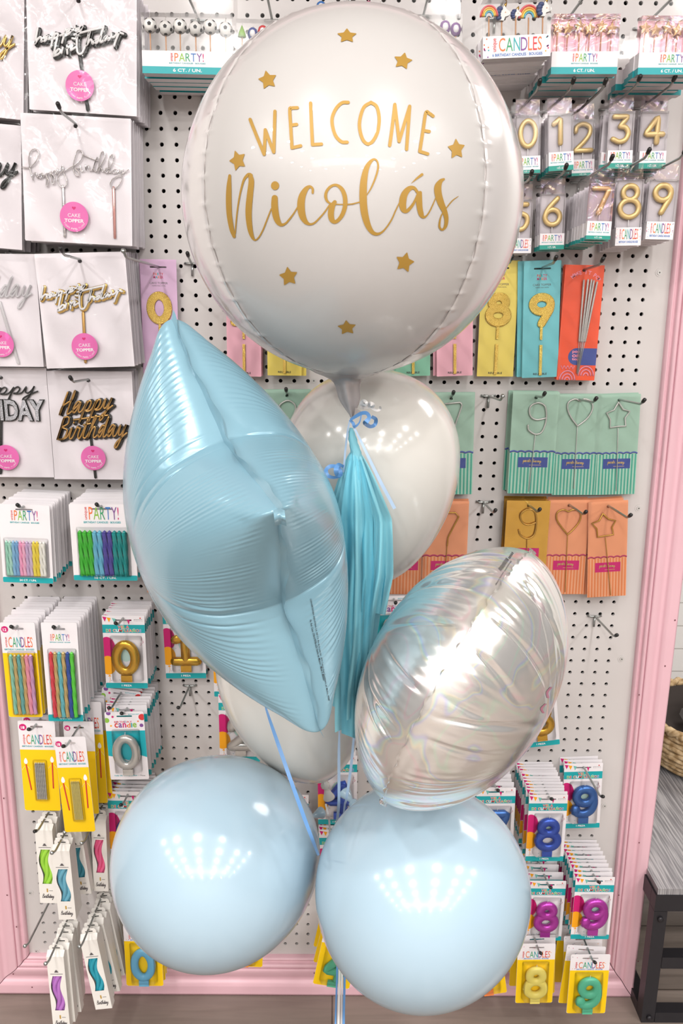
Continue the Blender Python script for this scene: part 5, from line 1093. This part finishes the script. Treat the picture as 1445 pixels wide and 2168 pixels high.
wirecard('orange', (858, 1061), (852, 1258), 90, -.025, [([(800, 900), (900, 900)], False)], [(850, 900), (850, 1200)], GOLDW, 'orange sparkler card behind the upper white balloon', 1, .05, off=(560, 780))
wirecard('orange', (353, 1062), (353, 1256), 84, -.02, [([(-600, 900), (-560, 900)], False)], [(-590, 900), (-590, 1200)], GOLDW, 'orange sparkler card mostly hidden left of the star balloon', 0, .05, off=(560, 780))
# ---- clear boxes
def label_strip(b, w, z0, zm, z1, kind, y, txt):
    b.rect(-w/2, zm, w/2, z1, y, WHITE); hh = z1-zm
    if kind == 'party':
        b.rect(-w/2, z0, w/2, zm, y, TEALD if w < .06 else TEAL); party_logo(b, -w*.40 if w < .06 else -w*.19, zm+hh*.34, w*.80 if w < .06 else w*.38, hh*.52, y-.0003); b.text(txt, -w*.16, z0+(zm-z0)*.28, w*.32, (zm-z0)*.46, y-.0003, PINKW, .02)
    else:
        b.rect(-w/2, z0, w/2, zm, y, WHITE); party_logo(b, -w*.36, zm+hh*.30, w*.74, hh*.60, y-.0003, False, 'CANDLES', CCOL); b.text('6 BIRTHDAY CANDLES · BOUGIES' if w > .06 else 'BIRTHDAY CANDLE BOUGIE', -w*.36, zm+hh*.08, w*.74, hh*.13, y-.0003, BLU, .02)
        r = random.Random(2)
        for k in range(16): x = r.choice((-1, 1))*r.uniform(.41, .48)*w; b.disc(x, zm+hh*r.uniform(.05, .95), w*.012, y-.0003, r.choice([AMB, TEAL, PUR, MAG, ORA]), 5)
def pick_paint(w, h, zm, z0, kind, D, txt, backing):
    def paint(b):
        if backing: b.rect(-w/2+.0004, .0006, w/2-.0004, h-.0006, D-.0006, backing)
        label_strip(b, w+.0006, 0, z0, zm, kind, -.0004, txt); b.box(-w/2, 0, .0, w/2, D, .0004, WHITE)
        for x in (-w/2-.0001, w/2+.0001):
            b.add([(x, 0, 0), (x, D, 0), (x, D, zm), (x, 0, zm)], [(0, 1, 2, 3)], WHITE)
            if kind == 'party': b.add([(x*1.002, 0, 0), (x*1.002, D, 0), (x*1.002, D, z0), (x*1.002, 0, z0)], [(0, 1, 2, 3)], TEAL)
    return paint
def clear_box(o, w, h, D, hdr, m):
    b = MB(); b.box(-w/2, 0, 0, w/2, D, h, m); bo = b.build('clear_box', o)
    t = MB(); t.rect(-w/2, h, w/2, h+hdr, D, m); t.build('hang_tab', o)
def gold_pick(d, top, bot, w, Y, desc, nb, zl=(.10, .31), kind='party', Lh=None, holo=False, D=.010):
    f = frame(top, bot, w, Y); w, h = f.w, f.h; o = root('gold_number_pick_box', f, desc, 'number candle', 'boxed gold number picks'); pn = pick_paint(w, h, zl[1]*h, zl[0]*h, kind, D, '1 CT. / UN.', GREYIN)
    c = MB(); pn(c); c.build('label_card', o); clear_box(o, w, h, D, .026, HOLO if holo else CLEAR)
    if not holo: t = MB(); t.rect(-w/2, h+.0002, w/2, h+.025, D-.0006, HOLO); t.build('iridescent_header', o)
    q = MB(); r = w*.105; zz = zl[1]*h+(h-zl[1]*h)*.14; digit(q, d, 0, zz+r, (h-zz)*.97-2*r, r, GOLDP, D*.42, .0034, .7, 1.1); co = q.build('candle', o)
    s = MB(); s.tube([(0, D*.42, zl[1]*h-.004), (0, D*.42, zz+r*.6)], .0008, PINKW, 6); s.build('stick', co)
    if nb:
        b = MB(); pn(b); b.rect(-w/2, zl[1]*h, w/2, h, 0, CLEAR); b.rect(-w/2, h, w/2, h+.026, D*.9, CLEAR); step = min((abs(Y)-.006-D)/nb, .016); stack(f, nb, step, b.mesh('spare_box'), 'number_pick_box', 'spare clear box behind the '+short(desc), 'number candle', 'spare boxes behind the '+short(desc), .0016, .012, droop=.0009)
    hook(f.mw @ Vector((0, D, h+.019)), Lh or abs(Y)+.075, 'peg hook holding the '+short(desc))
gold_pick('0', (1119, 243), (1117, 367), 51, -.085, 'gold number 0 candle in a clear box', 4, (.06, .30))
gold_pick('1', (1187, 240), (1187, 361), 52, -.09, 'gold number 1 candle in a clear box', 5, (.09, .33))
gold_pick('2', (1236, 252), (1233, 372), 47, -.045, 'gold number 2 candle in a clear box', 1, (.05, .29), Lh=.16)
gold_pick('3', (1318, 235), (1310, 357), 52, -.09, 'gold number 3 candle in a clear box', 5, (.10, .32))
gold_pick('4', (1388, 235), (1379, 357), 56, -.08, 'gold number 4 candle in a clear box', 4, (.10, .31))
gold_pick('5', (1103, 422), (1098, 536), 50, -.06, 'gold number candle in a clear box half behind the lettered balloon', 2, (.02, .28), 'i')
gold_pick('6', (1172, 410), (1167, 528), 51, -.075, 'gold number 6 candle in a clear box', 2, (.08, .29))
gold_pick('7', (1276, 388), (1265, 507), 51, -.15, 'gold number 7 candle in a glaring iridescent box', 9, (.07, .33), holo=True, Lh=.19)
gold_pick('8', (1337, 380), (1328, 520), 54, -.10, 'gold number 8 candle in a clear box', 6, (.02, .28), 'i')
gold_pick('9', (1408, 380), (1394, 507), 58, -.10, 'gold number 9 candle in a clear box', 6, (.02, .30), 'i')
# six-candle boxes along the top
WAXW = mat('white_wax', (240, 238, 234), .35); PICK = mat('wood_pick', (214, 160, 120), .5)
def ball_candle(q, x, z, y, r):
    rows = [[(x+r*math.sin(t)*math.cos(a), y+r*math.sin(t)*math.sin(a), z+r*math.cos(t)) for a in [2*PI*k/20 for k in range(20)]] for t in [PI*j/12 for j in range(13)]]; q.grid(rows, WAXW, True)
    B = Vector((0, -1, 0))
    def patch(dirv, rad, n=5, a0=0):
        dv = Vector(dirv).normalized(); e1 = dv.orthogonal().normalized() if abs(dv.z) > .9 else Vector((0, 0, 1)).cross(dv).normalized(); e2 = dv.cross(e1); c = Vector((x, y, z)); P = []
        for s in (1, .5):
            P.append([c+((dv+(e1*math.cos(2*PI*k/n+a0)+e2*math.sin(2*PI*k/n+a0))*rad*s).normalized()*r*1.015) for k in range(n)])
        q.grid(P, BLACK, True); q.poly(P[1][::-1], BLACK)
    patch((.1, -1, .05), .30, 5, PI/2)
    for k in range(5): a = 2*PI*k/5+PI/2+PI/5; patch((.1+.95*math.cos(a), -.5, .95*math.sin(a)), .28)
    q.tube([(x, y, z+r), (x+.001, y, z+r*1.5)], .0007, WAXW, 5)
def star_candle(q, x, z, y, r):
    P = []
    for k in range(10): a = math.radians(90+36*k); s = r if k % 2 == 0 else r*.52; P.append((x+s*math.cos(a), z+s*math.sin(a)))
    n = 10; q.add([(a, y-.003, b) for a, b in P]+[(a, y+.003, b) for a, b in P]+[(x, y-.0045, z)], [(i, (i+1) % n, n+(i+1) % n, n+i) for i in range(n)]+[(i, 2*n, (i+1) % n) for i in range(n)]+[tuple(n+i for i in range(n))], GOLDP)
    q.tube([(x, y, z+r*.9), (x+.001, y, z+r*1.3), (x+.006, y, z+r*1.55)], .0006, GOLDW, 5)
def box6(top, bot, w, Y, desc, nb, zl, kind, makers, D=.022, holo=False, step=None, txt='6 CT. / UN.'):
    f = frame(top, bot, w, Y); w, h = f.w, f.h; o = root('boxed_candle_set', f, desc, 'candles', 'clear boxes of shaped candles'); pn = pick_paint(w, h, zl[1]*h, zl[0]*h, kind, D, txt, None)
    c = MB(); pn(c); c.build('label_card', o); clear_box(o, w, h, D, .035, CLEAR)
    if holo: t = MB(); t.rect(-w/2+.001, zl[1]*h, w/2-.001, h-.001, D-.001, mat('iridescent_backing', (250, 196, 206), .25, .2)); t.build('backing_film', o); t = MB(); t.rect(-w/2, zl[1]*h, w/2, h, -.0004, HOLO); t.build('front_film', o)
    n = len(makers)
    for i, mk in enumerate(makers):
        q = MB(); x = -w/2+w*(i+.5)/n; y = D*(.40 if i % 2 == 0 else .62); z = zl[1]*h+(h-zl[1]*h)*(.70 if i % 2 == 0 else .66); mk(q, x, z, y, w/n*.5); co = q.build('candle', o)
        s = MB(); s.tube([(x, y, zl[1]*h*.5), (x, y, z-w/n*.30)], .0011, PICK, 6); s.build('pick', co)
    if nb:
        b = MB(); pn(b); b.rect(-w/2, zl[1]*h, w/2, h, 0, CLEAR); st = step or (abs(Y)-.006-D)/nb; stack(f, nb, st, b.mesh('spare_box'), 'boxed_candle_stock', 'spare clear box behind the '+short(desc), 'candles', 'spare boxes behind the '+short(desc), .003, .006, droop=.001)
    hook(f.mw @ Vector((0, D, h+.026)), abs(Y)+.05, 'peg hook holding the '+short(desc))
S_ = lambda k: (lambda q, x, z, y, r: star_candle(q, x, z, y, r*k))
box6((394, 28), (397, 157), 191, -.13, 'clear box of six football candles', 4, (.12, .38), 'party', [lambda q, x, z, y, r: ball_candle(q, x, z, y, r*.95)]*6)
box6((1243, 29), (1235, 157), 140, -.16, 'iridescent box of gold star candles right of the unicorn box', 6, (.12, .38), 'party', [S_(1.1)]*6, holo=True)
box6((1431, 33), (1420, 158), 143, -.16, 'iridescent box of gold star candles cut by the right photo edge', 6, (.12, .38), 'party', [S_(1.1)]*6, holo=True)
UB = mat('unicorn_mane', (70, 84, 130), .5)
def unicorn(q, x, z, y, r):
    k = r*1.25; P = [(-.35, -.7), (.2, -.75), (.35, -.35), (.75, -.25), (1.0, -.05), (.95, .18), (.55, .45), (.35, .75), (.22, .9), (.05, .6), (-.35, .4), (-.5, -.1)]
    n = len(P); q.add([(x+a*k, y-.004, z+b*k) for a, b in P]+[(x+a*k, y+.004, z+b*k) for a, b in P], [(i, (i+1) % n, n+(i+1) % n, n+i) for i in range(n)]+[tuple(range(n)), tuple(n+i for i in range(n))[::-1]], WAXW)
    for a, b, s in ((-.25, .55, .28), (-.45, .25, .3), (-.5, -.1, .28), (-.4, -.45, .26)): q.ptube([(x+a*k-.001, z+b*k), (x+a*k+.001, z+b*k)], s*k, UB, y-.003, .004, n=8)
    q.disc(x+.4*k, z+.12*k, .07*k, y-.0043, PICK, 10); q.tube([(x+.3*k, y, z+.75*k), (x+.5*k, y, z+1.1*k), (x+.62*k, y, z+1.35*k)], [.0026, .0018, .0003], GOLDW, 8)
def rainbow(q, x, z, y, r):
    for rad, m in ((1.0, cm('rb_red', (240, 110, 120))), (.8, cm('rb_orange', (250, 180, 90))), (.62, cm('rb_yellow', (250, 226, 110))), (.44, cm('rb_blue', (110, 190, 220)))): q.ptube([(x+a, zz) for a, zz in [(p[0], p[1]) for p in ell(0, z-r*.5, r*rad*1.05, r*rad*1.2, 0, 180, 14)]], r*.11, m, y-.002, .003, n=6, caps=False)
box6((1094, -4), (1093, 122), 143, -.19, 'clear box of unicorn and rainbow candles', 7, (.0, .38), 'i', [lambda q, x, z, y, r: rainbow(q, x, z, y, r*1.2), unicorn, lambda q, x, z, y, r: unicorn(q, x, z-.004, y+.004, r*.7), lambda q, x, z, y, r: rainbow(q, x, z, y, r*1.4), unicorn])
def blob(m, k=1, cone=False):
    def mk(q, x, z, y, r):
        if cone: q.tube([(x, y, z-r), (x, y, z-r*.4), (x, y, z+r*1.1)], [r*.8, r*.7, r*.05], m, 14)
        else: q.ptube([(x, z-.0015), (x, z+.0015)], r*k, m, y, r*.7); q.ptube([(x, z-.001), (x, z+.001)], r*k*.6, PINKW, y-r*.35, r*.5)
        q.tube([(x, y, z+r*.7), (x+.001, y, z+r*1.35)], .0007, WAXW, 5)
    return mk
box6((566, 41), (566, 165), 132, -.10, 'clear box of shaped candles left behind the lettered balloon', 1, (.12, .38), 'party', [blob(LIME, .8, True), blob(NAVY), blob(RED), blob(LIME, .8, True), blob(NAVY), blob(RED)])
box6((908, 31), (908, 160), 140, -.10, 'clear box of shaped candles right behind the lettered balloon', 1, (.12, .38), 'party', [blob(AMB), blob(BLU), blob(LIME), blob(RED, 1, True), blob(PUR), blob(PUR)])
box6((742, -12), (742, 120), 150, -.08, 'clear bag of blue, yellow and pink candles above the lettered balloon', 0, (.12, .38), 'party', [blob(BLU, .9), blob(BLU, .9), blob(NAVY, .9), blob(AMB, .9), blob(HOT, .9), blob(RED, .9)])
# ---- white cartons with a wavy window
def carton(top, bot, w, Y, wax, desc, nb, D=.018, yaw=0, Lh=None, hook_it=True, step=.021, silver=True):
    f = frame(top, bot, w, Y); w, h = f.w, f.h; o = root('candle_carton', f, desc, 'candle box', 'white window cartons of twisted candles')
    m = cm(*wax); wv = lambda z: .10*w*math.sin((z-.26)/.5*2*PI*1.15)
    zs = [.27+.47*i/18 for i in range(19)]; Lw = [(-w*.30+wv(z), h*z) for z in zs]; Rw = [(w*.24+wv(z), h*z) for z in zs]
    def tab(b): b.add([(-w*.42, D*.6, h+.006), (w*.42, D*.6, h+.006), (w*.42, D*.6, h+.014), (w*.34, D*.6, h+.018), (w*.12, D*.6, h+.0185), (0, D*.6, h+.021), (-w*.12, D*.6, h+.0185), (-w*.34, D*.6, h+.018), (-w*.42, D*.6, h+.014)], [tuple(range(9))], CARTON); b.rect(-w*.22, h+.0105, w*.22, h+.0125, D*.6-.0002, DARK)
    def shell(b, win):
        V = [(-w/2, 0), (w/2, 0)]
        b.add([(-w/2, 0, 0), (w/2, 0, 0), (w/2, D, 0), (-w/2, D, 0), (-w/2, 0, h), (w/2, 0, h), (w/2, D, h), (-w/2, D, h), (-w/2, D*.55, h+.008), (w/2, D*.55, h+.008)], [(0, 3, 2, 1), (0, 4, 7, 3), (1, 2, 6, 5), (2, 3, 7, 6), (4, 5, 9, 8), (6, 7, 8, 9), (4, 8, 7), (5, 6, 9)], CARTON)
        if not win: b.rect(-w/2, 0, w/2, h, 0, CARTON); b.poly2(Lw+Rw[::-1], -.0002, m)
        else:
            b.rect(-w/2, 0, w/2, h*.27, 0, CARTON); b.rect(-w/2, h*.74, w/2, h, 0, CARTON); n = len(zs)
            b.add([(-w/2, 0, p[1]) for p in Lw]+[(p[0], 0, p[1]) for p in Lw], [(i, n+i, n+i+1, i+1) for i in range(n-1)], CARTON); b.add([(p[0], 0, p[1]) for p in Rw]+[(w/2, 0, p[1]) for p in Rw], [(i, n+i, n+i+1, i+1) for i in range(n-1)], CARTON)
        tab(b)
        b.rect(-w*.36, h*.765, w*.36, h*.772, -.0003, INK); b.rect(-w*.06, h*.155, w*.02, h*.205, -.0003, mat('gold_print', (190, 150, 60), .5)); b.rect(w*.08, h*.172, w*.3, h*.178, -.0003, INK)
        for k in range(3): b.poly2([(-w*(.14-.03*k), h*(.79+.012*k)), (w*(.14-.03*k), h*(.79+.012*k)), (0, h*(.815+.006*k))], -.0003-.0001*k, INK)
        for s in cursive('Birthday', -w*.34, h*.075, w*.34, h*.03, .2): b.ptube(s, w*.014, INK, -.0003, .0001, n=4, caps=False)
    c = MB(); shell(c, True); c.build('carton', o)
    for k in range(4):
        q = MB(); ph = PI/2*k; P = [(-w*.04+w*.19*math.cos(ph+t*4)+wv(.24+.53*t), D*.46+D*.12*math.sin(ph+t*4), h*(.24+.53*t)) for t in [i/22 for i in range(23)]]; q.tube(P, w*.14, m, 10); q.build('candle', o)
    if nb:
        b = MB(); shell(b, False); stack(f, nb, step, b.mesh('spare_carton'), 'candle_carton_stock', 'spare carton behind the '+short(desc), 'candle box', 'spare cartons behind the '+short(desc), .002, .015, droop=.0006)
    if hook_it: hook(f.mw @ Vector((0, D*.6, h+.0125)), Lh or abs(Y)+.045, 'peg hook holding the '+short(desc), silver=silver)
carton((208, 1739), (214, 1887), 31, -.10, ('hot_rose', (240, 104, 150)), 'white window carton of pink twisted candles', 3, Lh=.21)
carton((154, 1760), (176, 1893), 35, -.125, ('steel_teal', (70, 150, 170)), 'white window carton of teal candles half behind the light blue carton', 4)
carton((92, 1758), (103, 1912), 36, -.15, ('lime', (160, 216, 74)), 'white window carton of lime green twisted candles', 3, silver=False)
carton((128, 1802), (143, 1947), 37, -.19, ('dusty_blue', (104, 168, 190)), 'white window carton of light blue twisted candles, in front of the lime one', 1, Lh=.235)
carton((187, 1991), (220, 2136), 36, -.185, ('turquoise', (50, 160, 180)), 'white window carton of turquoise candles tilted in front of the trim', 6, Lh=.235)
carton((116, 2026), (131, 2180), 36, -.20, ('orchid', (186, 120, 200)), 'white window carton of orchid purple candles in front of the floor', 4, Lh=.25)
# ---- empty hooks
for px, py, Lh, sv, lab in ((1033, 838, .14, True, 'empty peg hook right of the silver 7 sparkler card'), (1022, 1062, .13, False, 'empty peg hook right of the orange number 7 card'), (1257, 1303, .14, False, 'empty peg hook above the silver 9 candle'), (402, 1450, .13, False, 'empty peg hook under the gold number 1 candle'), (123, 1872, .20, True, 'empty long peg hook low on the left beside the cartons'), (407, 558, .05, False, 'empty peg hook left of the lettered balloon'), (428, 200, .09, False, 'empty peg hook under the football candle box')):
    hook(W(px, py, 0), Lh, lab, silver=sv)
vs_ = SC.view_settings; vs_.view_transform = 'Standard'; vs_.look = 'None'; vs_.gamma = 1; vs_.use_curve_mapping = False; vs_.exposure = EXPO
SC.display_settings.display_device = 'sRGB'
SC.cycles.max_bounces = 8; SC.cycles.transparent_max_bounces = 20; SC.cycles.diffuse_bounces = 3; SC.cycles.glossy_bounces = 4
SC.cycles.caustics_reflective = False; SC.cycles.caustics_refractive = False
bpy.context.view_layer.update()
